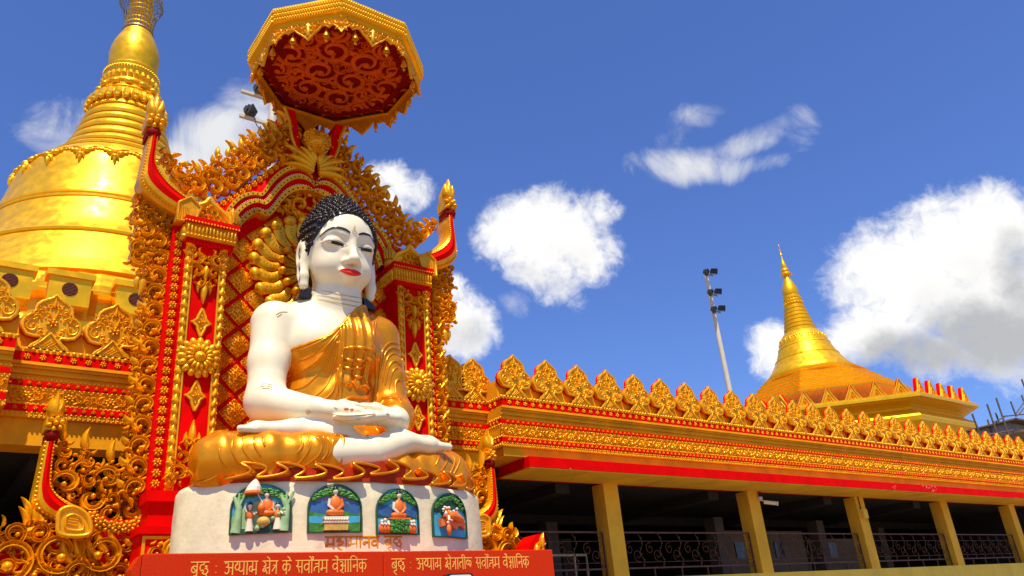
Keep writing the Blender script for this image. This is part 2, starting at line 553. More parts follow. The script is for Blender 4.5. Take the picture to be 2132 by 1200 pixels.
# ------------------------------------------------------------------ gallery building behind the shrine
gal = empty('gallery_building', (XC, 13.5, 0), 'long red and gold temple gallery with a leaf-crested cornice and open dark bays', 'building')
YR, YF = 13.0, 12.5                      # wall line behind the shrine, wall line of the two wings
XL, XRt = XC - 4.22, XC + 4.22           # where the wings step forward
SEG = [(-16.0, XL, YF), (XL, XRt, YR), (XRt, 36.0, YF)]
wall = MB(); gold = MB(); red = MB(); beam = MB(); par = MB()
for x0, x1, y in SEG:
    e = .30 if y == YF else 0.0
    a, b = (x0, x1)
    par.box(a, b, y + .10, 13.8, 6.22, 6.56)
    gold.box(a, b, y - .02, 13.8, 6.15, 6.22)
    red.box(a, b, y - .018, 13.79, 6.003, 6.148)
    for k, (z0, z1, d) in enumerate(((5.955, 6.0, -.03), (5.915, 5.952, .01), (5.87, 5.912, .05), (5.83, 5.867, .03), (5.80, 5.827, .075))):
        gold.box(a + (0 if y == YR else .001 * k), b, y + d, 13.78 - .002 * k, z0, z1)
    gold.box(a, b, y + .065, 13.76, 5.743, 5.797)
    red.box(a, b, y + .052, 13.75, 5.655, 5.740)
    gold.box(a, b, y + .065, 13.74, 5.60, 5.652)
    gold.box(a, b, y + .085, 13.73, 5.41, 5.597)
    gold.box(a, b, y + .065, 13.72, 5.377, 5.407)
    red.box(a, b, y + .050, 13.71, 5.274, 5.374)
    gold.box(a, b, y + .06, 13.70, 5.19, 5.271)
for x0, x1, y in SEG:
    if y == YF:
        beam.box(x0 + (0 if x0 < 0 else .05), x1 - (.05 if x0 < 0 else 0), y + .12, 13.6, 5.012, 5.188)
    else:
        beam.box(x0, x1, y + .14, 13.62, 4.80, 5.186)
par.build('parapet', 'ochre_plaster', gal)
gold.build('cornice_moulding', 'ochre_plaster', gal)
red.build('cornice_band', 'red_paint', gal)
beam.build('beam', 'ochre_plaster', gal)
# carved running ornament on the cornice
bd = MB(); ros = MB(); fr = MB(); rnd = random.Random(4)
for x0, x1, y in [(-6.0, XL, YF), (XL, 3.1, YR), (7.0, XRt, YR), (XRt, 35.0, YF)]:
    far = 24
    def line(z): return [(x0, z), (x1, z)]
    beads(bd, line(6.185), .034, y - .02, .035, .085, 6)
    for z in (5.766, 5.63, 5.389): beads(bd, line(z), .021, y + .065, .025, .062, 5)
    for z in (5.255, 5.21): beads(bd, line(z), .021, y + .06, .025, .062, 5)
    for pitch, R, z, yy in ((.2, .050, 6.075, y - .018), (.13, .029, 5.697, y + .052), (.13, .031, 5.325, y + .050)):
        k = int((x1 - x0 - .1) / pitch)
        for i in range(k): rosette(ros, x0 + .1 + (i + .5) * (x1 - x0 - .2) / k, z, R, yy, .028, 6 if x0 + i * pitch < far else 5)
    k = max(1, int((x1 - x0) / .52)); w = (x1 - x0) / k
    for i in range(k):
        cx = x0 + (i + .5) * w; zc = 5.503
        rosette(fr, cx, zc, .085, y + .085, .045, 8)
        for s in (-1, 1):
            scroll(fr, cx + s * w * .29, zc + .015, .085, PI / 2 + s * .6, s, y + .085, .05, 3, 9)
            scroll(fr, cx + s * w * .43, zc - .025 * (1 if i % 2 else -1), .055, -PI / 2, -s, y + .085, .045, 2, 8)
            leaf(fr, cx + s * w * .1, zc - .07, .3 if s > 0 else PI - .3, .2, .022, s * 1.0, y + .085, .04)
            leaf(fr, cx + s * w * .14, zc + .08, -.2 if s > 0 else PI + .2, .16, .02, -s * 1.0, y + .085, .04)
            for t in range(3): fr.dome(cx + s * w * (.15 + .13 * t), zc + rnd.uniform(-.08, .08), .018, y + .085, .04, 5, 2)
# the faces that turn the corner where the right wing steps forward
for zz, hh, n in ((6.075, .045, 2), (5.697, .03, 3), (5.325, .03, 3)):
    for i in range(n):
        yy = YF + .12 + .34 * (i + .5) / n
        b0 = MB(); rosette(b0, 0, zz, hh * 1.1, 0, .02, 5)
        ros.add([(XRt + p[1] - .001, yy - p[0], p[2]) for p in b0.v], b0.f)
for zz in (6.185, 5.766, 5.63, 5.389, 5.23):
    for i in range(6):
        b0 = MB(); b0.dome(0, zz, .024, 0, .025, 5, 2)
        bd.add([(XRt + p[1] - .001, YF + .06 + .075 * i - p[0], p[2]) for p in b0.v], b0.f)
bd.build('bead_moulding', 'carved_gold', gal, smooth=True, sharp=60)
ros.build('cornice_rosettes', 'carved_gold', gal, smooth=True, sharp=60)
fr.build('floral_frieze', 'carved_gold', gal, smooth=True, sharp=60)


def crest_outline(n=7):
    half = [(.27, 0), (.24, .05), (.17, .10), (.125, .17), (.16, .205), (.24, .20), (.34, .225), (.405, .31), (.42, .40), (.39, .49), (.33, .545), (.275, .57),
            (.285, .60), (.255, .625), (.26, .67), (.245, .73), (.19, .79), (.11, .835), (.05, .87), (.0, .93)]
    return [(-x, z) for x, z in half] + [(x, z) for x, z in half[::-1][1:]]


def make_crest(parent, x, y, z):
    mb = MB(); P = crest_outline()
    q = lambda pts: [(x + a, z + b) for a, b in pts]
    mb.prism(q(P), y, y + .055, 0)
    big = [(a * 1.02, b * 1.006 - .003) for a, b in P]
    mb.prism(q(big), y + .055, y + .105, 1)
    rim = [(a * .93, .012 + b * .955) for a, b in P]
    mb.ribbon(q(rim), .026, .03, y)
    # foot with its lattice, heart flower, paired scrolls
    mb.ribbon(q([(-.2, .035), (-.1, .14), (0, .27), (.1, .14), (.2, .035)]), .022, .028, y)
    for k in range(4):
        t = .04 * k
        mb.ribbon(q([(-.15 + t * 1.1, .045), (-.03 + t, .17 - t * .4)]), .006, .012, y); mb.ribbon(q([(.15 - t * 1.1, .045), (.03 - t, .17 - t * .4)]), .006, .012, y)
    b = MB(); rosette(b, x, z + .43, .085, y, .05, 6); mb.add(b.v, b.f)
    for s in (-1, 1):
        for (a, c, r, a0, h) in ((.26, .36, .105, PI * .5, -1), (.155, .60, .075, -PI * .4, 1), (.22, .50, .055, PI, -1), (.13, .27, .06, PI, 1), (.06, .71, .05, 0, -1)):
            scroll(mb, x + s * a, z + c, r, a0 if s > 0 else PI - a0, h * s, y, .03, 2, 9)
        for (a, c) in ((.33, .48), (.17, .37), (.07, .55), (.10, .50), (.34, .28), (.2, .69)): mb.dome(x + s * a, z + c, .017, y, .02, 6, 2)
        leaf(mb, x + s * .03, z + .52, PI / 2 - s * .3, .2, .022, s * .5, y, .04)
    leaf(mb, x, z + .68, PI / 2, .19, .03, 0, y, .045)
    return mb.build('crest_leaf', ['carved_gold', 'red_paint'], parent, loc=(x, y, z), smooth=True, sharp=50)


cr0 = make_crest(gal, 9.68, YF - .02, 6.20)
cx = 9.68
for i in range(1, 28): dup(cr0, gal, dx=.8786 * i)
for X, Y in ((8.44, YR), (9.0, YR), (7.58, YR), (1.31, YR), (2.17, YR), (.41, YF), (-.46, YF), (-1.34, YF)): dup(cr0, gal, dx=X - 9.68, dy=Y - YF)

# red concrete eave, soffit, posts, lower wall, inside
eave = MB(); eave.box(9.87, 36, YF, 13.75, 4.80, 5.009); eave.box(-16, XC * 2 - 9.87, YF, 13.75, 4.80, 5.009)
chip = eave.build('eave_slab', 'red_paint', gal)
t = M['red_paint'].copy(); t.name = 'chipped_red_paint'; M['chipped_red_paint'] = t
q = NT(t.node_tree); bs = t.node_tree.nodes['Principled BSDF']; old = bs.inputs['Base Color'].links[0].from_socket
tc = q.n('ShaderNodeTexCoord').outputs['Object']
f1 = q.math('MULTIPLY', q.ramp(q.noise(tc, 1.3, 2), .66, .70), q.ramp(q.noise(tc, 11, 7, .7), .57, .60))
t.node_tree.links.new(q.mix(f1, old, (.62, .52, .42)), bs.inputs['Base Color'])
chip.data.materials[0] = t
sof = MB(); sof.box(9.88, 36, 12.52, 13.55, 4.775, 4.7975); sof.box(-16, XC * 2 - 9.88, 12.52, 13.55, 4.775, 4.7975)
sof.build('soffit', 'cream_plaster', gal)
low = MB(); low.box(-16, 36, 13.5, 13.75, 0, 2.72); low.build('lower_wall', 'yellow_wall', gal)
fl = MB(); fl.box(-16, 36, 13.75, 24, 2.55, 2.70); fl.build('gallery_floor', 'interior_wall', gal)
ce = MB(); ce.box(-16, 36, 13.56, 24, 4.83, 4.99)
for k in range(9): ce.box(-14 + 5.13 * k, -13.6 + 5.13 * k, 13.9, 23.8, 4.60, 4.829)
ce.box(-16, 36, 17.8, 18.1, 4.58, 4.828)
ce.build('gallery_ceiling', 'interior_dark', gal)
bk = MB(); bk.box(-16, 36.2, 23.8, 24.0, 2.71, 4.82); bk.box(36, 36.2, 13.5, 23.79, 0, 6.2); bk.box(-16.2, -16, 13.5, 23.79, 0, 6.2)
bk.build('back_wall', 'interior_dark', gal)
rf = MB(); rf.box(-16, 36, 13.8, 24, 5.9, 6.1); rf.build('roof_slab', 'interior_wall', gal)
RXE = [13.17, 18.31, 23.36, 28.47, 33.55]
for xr in RXE + [XC * 2 - 12.72, XC * 2 - 17.86]:
    c = MB(); c.box(xr - .45, xr, 13.49, 13.87, 2.72, 4.774); c.build('post', 'cream_plaster', gal)
for x, y in ((14.2, 17.5), (19.6, 16.2), (25.1, 16.4), (17.2, 20.5), (31, 17.6), (11.2, 16.4), (2, 17)):
    c = MB(); c.box(x, x + .4, y, y + .4, 2.705, 4.58); c.build('inner_pillar', 'interior_wall', gal)
# a partition with two small windows far inside the third and fourth bay
pt = MB(); pt.box(20.2, 24.9, 16.9, 17.1, 2.705, 4.30); pt.box(25.6, 29.3, 17.2, 17.4, 2.705, 4.1); pt.build('partition', 'partition_wall', gal)
for x, yw in ((21.2, 16.86), (23.2, 16.86), (26.7, 17.16)):
    w = MB(); w.box(x, x + .45, yw, yw + .035, 3.45, 3.95); w.build('inner_window', 'glass_dark', gal)

# ------------------------------------------------------------------ iron railings in the bays
bays = [(9.75, 12.66, 'short rusty scroll railing beside the carved shrine wing, left of the first yellow post'),
        (13.24, 17.80, 'rusty scroll railing between the first and second yellow posts from the shrine'),
        (18.40, 22.84, 'rusty scroll railing between the second post and the post with the junction box'),
        (23.44, 27.96, 'rusty scroll railing right of the post with the junction box'),
        (28.56, 33.0, 'rusty scroll railing in the farthest bay at the right edge')]
for k, (a, b, lab) in enumerate(bays):
    r = empty('railing', ((a + b) / 2, 13.66, 2.70), lab, 'railing', 'scrollwork railings in the gallery bays')
    fm = MB()
    for z in (3.70, 2.92): fm.box(a, b, 13.64, 13.68, z, z + .035)
    fm.box(a, b, 13.65, 13.67, 3.52, 3.53); fm.box(a, b, 13.65, 13.67, 3.06, 3.07)
    n = 5
    for i in range(n + 1):
        x = a + (b - a) * i / n
        fm.box(x - .015, x + .015, 13.645, 13.675, 2.70, 2.919 if 0 < i < n else 3.699)
    fm.build('rail_frame', 'iron_rust', r)
    sc = MB(); m = int((b - a) / .62)
    for i in range(m):
        cx = a + (b - a) * (i + .5) / m
        for (dx, z, R, h) in ((-.12, 3.36, .14, 1), (.12, 3.22, .15, -1)):
            pts = [(cx + dx + R * (1 - .75 * t / 16) * math.cos(h * (1.2 + t * .5)), 13.66, z + R * (1 - .75 * t / 16) * math.sin(h * (1.2 + t * .5))) for t in range(17)]
            sc.tube(pts, .009, 4)
        pts = [(cx + .26 + .05 * math.sin(t * .9), 13.66, 2.955 + .745 * t / 12) for t in range(13)]
        sc.tube(pts, .009, 4)
        for t in range(6): sc.dome(cx + .26 + .05 * math.sin(t * 1.8), 3.0 + .12 * t, .035, 13.66, .015, 5, 2, .015, t * 1.2)
    sc.build('rail_scrolls', 'iron_rust', r)

# ------------------------------------------------------------------ small fittings on the gallery
cc = empty('security_camera', (18.33, 13.49, 4.55), 'small white security camera high on the second yellow post', 'camera')
b = MB(); b.box(18.22, 18.34, 13.40, 13.489, 4.52, 4.62); b.tube([(18.28, 13.42, 4.54), (18.33, 13.30, 4.46)], .022, 8); b.build('bracket', 'pole_paint', cc)
b = MB(); b.tube([(18.28, 13.34, 4.47), (18.50, 13.12, 4.40)], .05, 10); b.tube([(18.505, 13.115, 4.398), (18.53, 13.09, 4.39)], [.058, .06], 10); b.build('housing', 'white_paint', cc, smooth=True)
b = MB(); b.tube(cr([(18.24, 13.44, 4.60), (18.18, 13.42, 4.72), (18.32, 13.42, 4.76), (18.36, 13.44, 4.66)], 5), .008, 5); b.build('cable', 'dark_metal', cc)
jb = empty('junction_box', (23.1, 13.49, 4.2), 'square yellow junction box with a conduit on the third post', 'junction box')
b = MB(); b.box(22.98, 23.22, 13.38, 13.488, 4.13, 4.40); b.box(23.0, 23.2, 13.365, 13.38, 4.15, 4.38); b.build('box', 'yellow_wall', jb)
b = MB(); b.tube([(23.05, 13.46, 4.40), (23.05, 13.46, 4.79)], .015, 6); b.tube(cr([(23.2, 13.42, 4.2), (23.28, 13.42, 4.12), (23.2, 13.42, 4.08)], 4), .01, 5); b.build('conduit', 'dark_metal', jb)

# ------------------------------------------------------------------ great golden stupa
SX, SY = 5.36, 36.0
st = empty('golden_stupa', (SX, SY, 0), 'huge golden stupa with a bell dome rising behind the shrine', 'stupa')
oct8 = lambda a: math.cos(PI / 8) / math.cos(((a + PI / 8) % (PI / 4)) - PI / 8)


def redent(a):
    """stepped square-and-octagon plan of the terraces"""
    o = oct8(a); k = (a % (PI / 4)) / (PI / 4)
    d = min(k, 1 - k)                      # 0 at the middle of a face, .5 at a corner
    s = 1.0 if d < .22 else .985 if d < .34 else .965 if d < .44 else .945
    return o * s


bell = [(6.75, 15.3), (6.55, 15.6), (6.35, 15.9), (6.3, 16.0), (6.05, 16.5), (5.72, 17.1), (5.5, 17.5), (5.56, 17.53), (5.58, 17.62), (5.5, 17.7), (5.42, 17.75), (5.15, 18.4), (4.92, 19.0), (4.76, 19.45),
        (4.80, 19.48), (4.80, 19.58), (4.72, 19.62), (4.72, 19.66), (4.76, 19.69), (4.75, 19.77), (4.66, 19.8), (4.50, 20.3), (4.36, 20.8), (4.25, 21.3), (4.15, 21.8), (4.02, 22.2), (3.75, 22.58), (3.35, 22.95), (3.05, 23.2)]
b = MB(); b.lathe(bell, SX, SY, 96); b.build('bell_dome', 'stupa_gold', st, smooth=True, sharp=50)
rings = []
zs = [23.2, 23.75, 24.3, 24.85, 25.35, 25.8, 26.3]; rs = [3.06, 2.62, 2.33, 2.12, 1.98, 1.86, 1.74]
for i in range(6):
    z0, z1 = zs[i], zs[i + 1]; r0, r1 = rs[i], rs[i + 1]; d = z1 - z0
    rings += [(r0 + .04, z0), (r0 + .05, z0 + .12 * d), (r0 - .02, z0 + .2 * d), (r0 - .01, z0 + .28 * d), (r0 * .6 + r1 * .4 + .05, z0 + .45 * d), (r0 * .4 + r1 * .6 + .04, z0 + .65 * d), (r1 + .0, z0 + .88 * d), (r1 - .03, z0 + .97 * d)]
rings.append((1.66, 26.4))
b = MB(); b.lathe(rings, SX, SY, 72); b.build('ringed_neck', 'stupa_gold', st, smooth=True, sharp=35)
lot = [(1.66, 26.4), (1.74, 26.45), (1.70, 26.6), (1.52, 26.75), (1.62, 27.0), (1.45, 27.45), (1.35, 27.6), (1.42, 27.65), (1.38, 27.75), (1.28, 27.8), (1.28, 28.05), (1.36, 28.1), (1.34, 28.2), (1.2, 28.25), (1.16, 28.7), (1.22, 28.85), (1.27, 28.95), (1.25, 29.1), (1.2, 29.15), (1.24, 29.3), (1.18, 29.38), (1.12, 29.42)]
b = MB(); b.lathe(lot, SX, SY, 64)
for k in range(28):
    a = 2 * PI * k / 28; c, s_ = math.cos(a), math.sin(a)
    b.tube([(SX + 1.70 * c, SY + 1.70 * s_, 26.72), (SX + 1.72 * c, SY + 1.72 * s_, 26.95), (SX + 1.6 * c, SY + 1.6 * s_, 27.25), (SX + 1.4 * c, SY + 1.4 * s_, 27.5)], [.10, .19, .16, .05], 6)
    b.ball((SX + 1.78 * c, SY + 1.78 * s_, 26.78), .12, 6, 4)
    if k % 2 == 0: b.ball((SX + 1.34 * c, SY + 1.34 * s_, 27.93), .16, 8, 6, (1.25, 1.25, .9))
    b.tube([(SX + 1.2 * c, SY + 1.2 * s_, 28.28), (SX + 1.26 * c, SY + 1.26 * s_, 28.5), (SX + 1.2 * c, SY + 1.2 * s_, 28.75)], [.06, .13, .07], 6)
for k in range(60):
    a = 2 * PI * k / 60
    for r, z in ((1.27, 29.03), (1.70, 26.5)): b.ball((SX + r * math.cos(a), SY + r * math.sin(a), z), .06, 5, 4)
b.build('lotus_bands', 'stupa_gold', st, smooth=True, sharp=45)
bulb = [(1.08, 29.4), (1.13, 29.7), (1.16, 30.1), (1.17, 30.4), (1.13, 30.75), (1.04, 31.1), (.90, 31.45), (.76, 31.8), (.66, 32.1), (.6, 32.3)]
b = MB(); b.lathe(bulb, SX, SY, 56); b.build('banana_bud', 'stupa_gold', st, smooth=True, sharp=50)
hp = []
for i in range(10):
    z = 32.3 + i * .30; r = .66 - i * .02
    hp += [(r, z), (r + .03, z + .08), (r, z + .16), (r - .08, z + .22)]
b = MB(); b.lathe(hp, SX, SY, 40); b.build('spire_rings', 'stupa_gold', st, smooth=True, sharp=40)
b = MB()
prof = [(.70, 32.05), (.68, 32.5), (.78, 33.1), (.92, 33.6), (1.05, 33.8), (1.02, 33.9), (.95, 34.5), (.8, 35.4), (.5, 36.6)]
for k in range(26):
    a = 2 * PI * k / 26; b.tube([(SX + r * math.cos(a), SY + r * math.sin(a), z) for r, z in prof], .018, 4, caps=False)
P2 = resample(prof, 20)
for r, z in P2: b.tube([(SX + r * math.cos(2 * PI * i / 30), SY + r * math.sin(2 * PI * i / 30), z) for i in range(31)], .018 if z > 33.6 else .012, 4, caps=False)
for z, r in ((33.85, 1.03), (32.05, .71)): b.tube([(SX + r * math.cos(2 * PI * i / 36), SY + r * math.sin(2 * PI * i / 36), z) for i in range(37)], .05, 5, caps=False)
b.build('umbrella_cage', 'grey_metal', st)
# hanging flower pendants round the shoulder of the bell
b = MB()
for k in range(20):
    a = 2 * PI * (k + .35) / 20
    m = MB()
    for s in (-1, 1):
        m.dome(s * .20, .0, .13, 0, .14, 8, 3, .18, s * .5); m.dome(s * .40, .10, .075, 0, .10, 7, 2, .12, s * .4); m.dome(s * .56, .16, .05, 0, .07, 6, 2, .09)
        leaf(m, s * .05, .18, PI / 2 - s * .9, .5, .06, -s * .8, 0, .07)
        leaf(m, s * .04, -.12, -PI / 2 + s * .5, .36, .07, -s * .5, 0, .1)
    m.dome(0, -.22, .14, 0, .14, 8, 3, .12); leaf(m, 0, -.25, -PI / 2, .42, .08, 0, 0, .12); m.dome(0, .12, .1, 0, .1, 8, 2)
    ti = 0.42
    vs = []
    for x, y, z in m.v:
        zz = 22.05 + z; r = 4.02 - y
        r = np.interp(zz, [20.3, 20.8, 21.3, 21.8, 22.2, 22.58, 22.95], [4.50, 4.36, 4.25, 4.15, 4.02, 3.75, 3.35]) - y * 1.3
        aa = a + x / 4.0
        vs.append((SX + r * math.cos(aa), SY + r * math.sin(aa), zz))
    b.add(vs, m.f)
b.build('pendant_ornaments', 'stupa_gold', st, smooth=True, sharp=50)
ter = []
z = 9.0; r = 11.8
steps = [(10.9, 9.0), (10.9, 9.8), (10.55, 9.8), (10.55, 10.5), (10.2, 10.5), (10.2, 11.1), (9.85, 11.1), (9.85, 11.65), (9.55, 11.65), (9.55, 12.1), (9.3, 12.1), (9.3, 12.5), (8.95, 12.5), (8.75, 12.9), (8.45, 12.95), (8.45, 13.55), (8.62, 13.6), (8.75, 13.7), (8.75, 13.85),
         (8.5, 13.9), (8.4, 14.0), (8.4, 14.2), (8.15, 14.22), (8.1, 14.45), (7.8, 14.48), (7.75, 14.75), (7.45, 14.78), (7.4, 15.05), (7.05, 15.08), (6.95, 15.35), (6.5, 15.4)]
b = MB(); b.lathe(steps, SX, SY, 192, fn=lambda a: redent(a + PI / 2)); b.build('terrace_steps', 'stupa_gold', st)
b = MB(); b.lathe([(11.2, 0), (11.2, 9.0)], SX, SY, 8, fn=lambda a: 1 / math.cos(PI / 8)); b.build('drum_wall', 'ochre_plaster', st)
for px, py in ((145, 604), (282, 625), (20, 585)):
    X, Z = at(px, py, 27.35)
    v = MB(); v.box(X - .62, X + .62, 27.3, 27.9, Z - .55, Z + .42); v.box(X - .72, X + .72, 27.22, 27.95, Z + .421, Z + .62); hv = v.build('vent_block', 'stupa_gold', st)
    d = MB(); d.tube([(X, 27.31, Z), (X, 27.285, Z)], .235, 28); gr = d.build('vent_grille', 'dark_red_paint', hv)
    d2 = MB()
    for i in range(-4, 5):
        hw = math.sqrt(max(.004, .225 ** 2 - (i * .05) ** 2)); d2.box(X - hw, X + hw, 27.27, 27.284, Z + i * .05 - .010, Z + i * .05 + .010)
    d2.build('grille_slats', 'iron_rust', hv)

# ------------------------------------------------------------------ distant smaller pagoda
PX, PY, K = 56.5, 34.3, 1.14
pg = empty('small_pagoda', (PX, PY, 0), 'smaller golden pagoda on an octagonal deck above the gallery roof', 'pagoda')
zz = lambda z: 1.6 + (z - 1.6) * K
prof = []; r_t, z_t = 6.1, 13.0
for r_n, h_n in ((5.9, .25), (5.55, .30), (5.15, .30), (4.75, .32), (4.35, .32), (3.98, .30), (3.65, .28)):
    z0_ = z_t; prof += [(r_n, z0_), (r_n, z0_ + h_n * .5), (r_n + .09, z0_ + h_n * .62), (r_n + .11, z0_ + h_n * .85), (r_n + .02, z0_ + h_n * .98)]; z_t += h_n
prof = [(r_, z_ - z_t + 16.6) for r_, z_ in prof]
b = MB(); b.lathe([(r * K, zz(z)) for r, z in prof] + [(3.2 * K, zz(16.62))], PX, PY, 64, fn=oct8); b.build('terrace_steps', 'stupa_gold', pg)
prof = [(3.62, 16.55), (3.4, 16.62), (3.42, 16.7), (3.2, 16.75), (3.22, 16.85), (3.0, 16.9), (2.98, 17.05), (2.7, 17.35), (2.4, 17.8), (2.2, 18.1), (2.22, 18.14), (2.2, 18.2), (2.12, 18.22), (1.92, 18.7), (1.80, 19.0), (1.82, 19.04), (1.8, 19.1), (1.72, 19.15), (1.62, 19.5), (1.5, 19.8), (1.3, 20.05), (1.16, 20.15)]
b = MB(); b.lathe([(r * K, zz(z)) for r, z in prof], PX, PY, 64); b.build('bell_dome', 'stupa_gold', pg, smooth=True, sharp=40)
prof = []
for i in range(7):
    z = 20.15 + i * .30; r = 1.12 - i * .063; r2 = r - .063
    prof += [(r + .02, z), (r + .03, z + .07), (r - .03, z + .1), (r2 + .03, z + .22), (r2 - .03, z + .28)]
prof += [(.66, 22.3), (.72, 22.4), (.62, 22.5), (.66, 22.65), (.58, 22.75), (.62, 22.85), (.6, 23.0), (.52, 23.05), (.56, 23.2)]
b = MB(); b.lathe([(r * K, zz(z)) for r, z in prof], PX, PY, 48)
for k in range(20):
    a = 2 * PI * k / 20
    for r, z in ((.68, 22.45), (.62, 22.8)): b.ball((PX + r * K * math.cos(a), PY + r * K * math.sin(a), zz(z)), .07, 5, 4)
b.build('ringed_neck', 'stupa_gold', pg, smooth=True, sharp=40)
prof = [(.55, 23.2), (.58, 23.4), (.52, 23.7), (.40, 24.05), (.27, 24.4), (.18, 24.65), (.16, 24.75)]
b = MB(); b.lathe([(r * K, zz(z)) for r, z in prof], PX, PY, 32); b.build('banana_bud', 'stupa_gold', pg, smooth=True, sharp=50)
prof = [(.16, 24.7), (.36, 24.85), (.34, 24.95), (.2, 25.0), (.30, 25.15), (.24, 25.3), (.17, 25.35), (.22, 25.5), (.14, 25.8), (.07, 26.1), (.05, 26.4), (.09, 26.45), (.05, 26.5), (.04, 26.8), (.08, 26.85), (.03, 26.9), (.025, 27.2), (.05, 27.25), (.0, 27.35)]
b = MB(); b.lathe([(r * K, zz(z)) for r, z in prof], PX, PY, 20)
for k in range(10):
    a = 2 * PI * k / 10; b.ball((PX + .43 * math.cos(a), PY + .43 * math.sin(a), zz(24.8)), .06, 5, 4)
b.tube([(PX - .1, PY - .1, zz(24.95)), (PX + .75, PY - .3, zz(24.85))], .025, 5)
b.build('spire_umbrella', 'stupa_gold', pg, smooth=True, sharp=40)
b = MB()
for k in range(24):
    a = 2 * PI * (k + .2) / 24; m = MB(); m.dome(-.1, 0, .07, 0, .08, 6, 2); m.dome(.1, 0, .07, 0, .08, 6, 2); leaf(m, 0, -.05, -PI / 2, .34, .07, 0, 0, .07, 4)
    b.add([(PX + (np.interp(zz(19.7) + p[2], [zz(19.15), zz(19.5), zz(19.8)], [1.72 * K, 1.62 * K, 1.5 * K]) - p[1]) * math.cos(a + p[0] / 1.8), PY + (np.interp(zz(19.7) + p[2], [zz(19.15), zz(19.5), zz(19.8)], [1.72 * K, 1.62 * K, 1.5 * K]) - p[1]) * math.sin(a + p[0] / 1.8), zz(19.7) + p[2]) for p in m.v], m.f)
b.build('pendant_ornaments', 'stupa_gold', pg, smooth=True, sharp=50)
ap = 9.9; o8 = lambda a: 1 / math.cos(PI / 8)
def deck(prof):
    b = MB()
    n = 8; vs = []
    for r, z in prof:
        for k in range(n):
            a = PI / 8 + 2 * PI * k / n; rr = r / math.cos(PI / 8); vs.append((PX + rr * math.cos(a), PY + rr * math.sin(a), z))
    fs = [(j * n + k, j * n + (k + 1) % n, (j + 1) * n + (k + 1) % n, (j + 1) * n + k) for j in range(len(prof) - 1) for k in range(n)]
    fs.append(tuple(range((len(prof) - 1) * n, len(prof) * n))); b.add(vs, fs); return b
prof = [(8.3, 0), (8.3, 12.0), (8.75, 12.2), (9.15, 12.42), (9.40, 12.75), (9.45, 13.05), (9.32, 13.3), (9.0, 13.5), (8.8, 13.65), (8.78, 13.8), (8.95, 13.95), (9.35, 14.1), (9.5, 14.15), (9.5, 14.2), (9.85, 14.22), (9.85, 14.38), (9.7, 14.4), (9.7, 14.55), (5.5, 14.65)]
deck(prof).build('octagon_deck', 'stupa_gold', pg)
first = None
for f in range(8):
    a = -PI / 2 + f * PI / 4
    if f not in (0, 1, 7, 6, 2): continue
    L = 2 * 9.4 * math.tan(PI / 8); n = 5
    for i in range(n):
        u = (-.5 + (i + .5) / n) * L
        if first is None:
            m = MB(); tri = [(-.52, 0), (-.38, .16), (-.28, .2), (-.2, .5), (-.1, .8), (0, 1.0), (.1, .8), (.2, .5), (.28, .2), (.38, .16), (.52, 0)]
            m.prism(tri, -.06, 0, 0); m.prism([(p[0] * 1.03, p[1] * 1.02 - .005) for p in tri], 0, .22, 1)
            m.ribbon([(-.4, .05), (-.2, .45), (0, .93), (.2, .45), (.4, .05)], .05, .06, -.06)
            m.ribbon([(-.2, .08), (0, .5), (.2, .08)], .035, .05, -.06); rosette(m, 0, .22, .1, -.06, .06)
            first = m.build('crest_pediment', ['carved_gold', 'red_paint'], pg, loc=(0, 0, 0)); o = first
        else:
            o = first.copy(); COL.objects.link(o); o.parent = pg
        o.location = (9.45 * math.cos(a) - u * math.sin(a), 9.45 * math.sin(a) + u * math.cos(a), 14.55)
        o.scale = (1.25, 1.1, 1.12)
        o.rotation_euler.z = a + PI / 2

# ------------------------------------------------------------------ floodlight mast on the right
MX, MY = 26.69, 20.0
fm = empty('floodlight_mast', (MX, MY, 6.1), 'tall pale mast with three pairs of black floodlights standing on the roof', 'light mast')
b = MB(); b.tube([(MX, MY, 6.1), (MX, MY, 15.9)], [.13, .085], 14); b.build('pole', 'pole_paint', fm, smooth=True)
def floodlight(parent, x, y, z, az, tilt, s=1.0):
    m = MB(); m.box(-.20, .20, -.10, .05, -.15, .15); m.prism([(-.24, -.19), (.24, -.19), (.24, .19), (-.24, .19)], -.16, -.10); m.box(-.15, .15, .05, .12, -.1, .1)
    for i in range(5): m.box(-.16, .16, .12, .16, -.09 + i * .04, -.075 + i * .04)
    m.box(-.26, -.24, -.05, .03, -.22, .05); m.box(.24, .26, -.05, .03, -.22, .05); m.box(-.26, .26, -.04, .02, -.24, -.22)
    R = Matrix.Rotation(az, 4, 'Z') @ Matrix.Rotation(tilt, 4, 'X')
    m.v = [tuple(R @ Vector((a * s, b_ * s, c * s)) + Vector((x, y, z))) for a, b_, c in m.v]
    return m.build('floodlight', 'dark_metal', parent)
for z, sgn in ((15.72, 1), (14.75, 1), (13.95, 1)):
    m = MB(); m.box(MX - .34, MX + .34, MY - .13, MY - .08, z - .03, z + .03); m.build('crossarm', 'grey_metal', fm)
    floodlight(fm, MX - .26, MY - .22, z + .02, .5, .5, .62); floodlight(fm, MX + .2, MY - .28, z + .12, -.4, .4, .62)

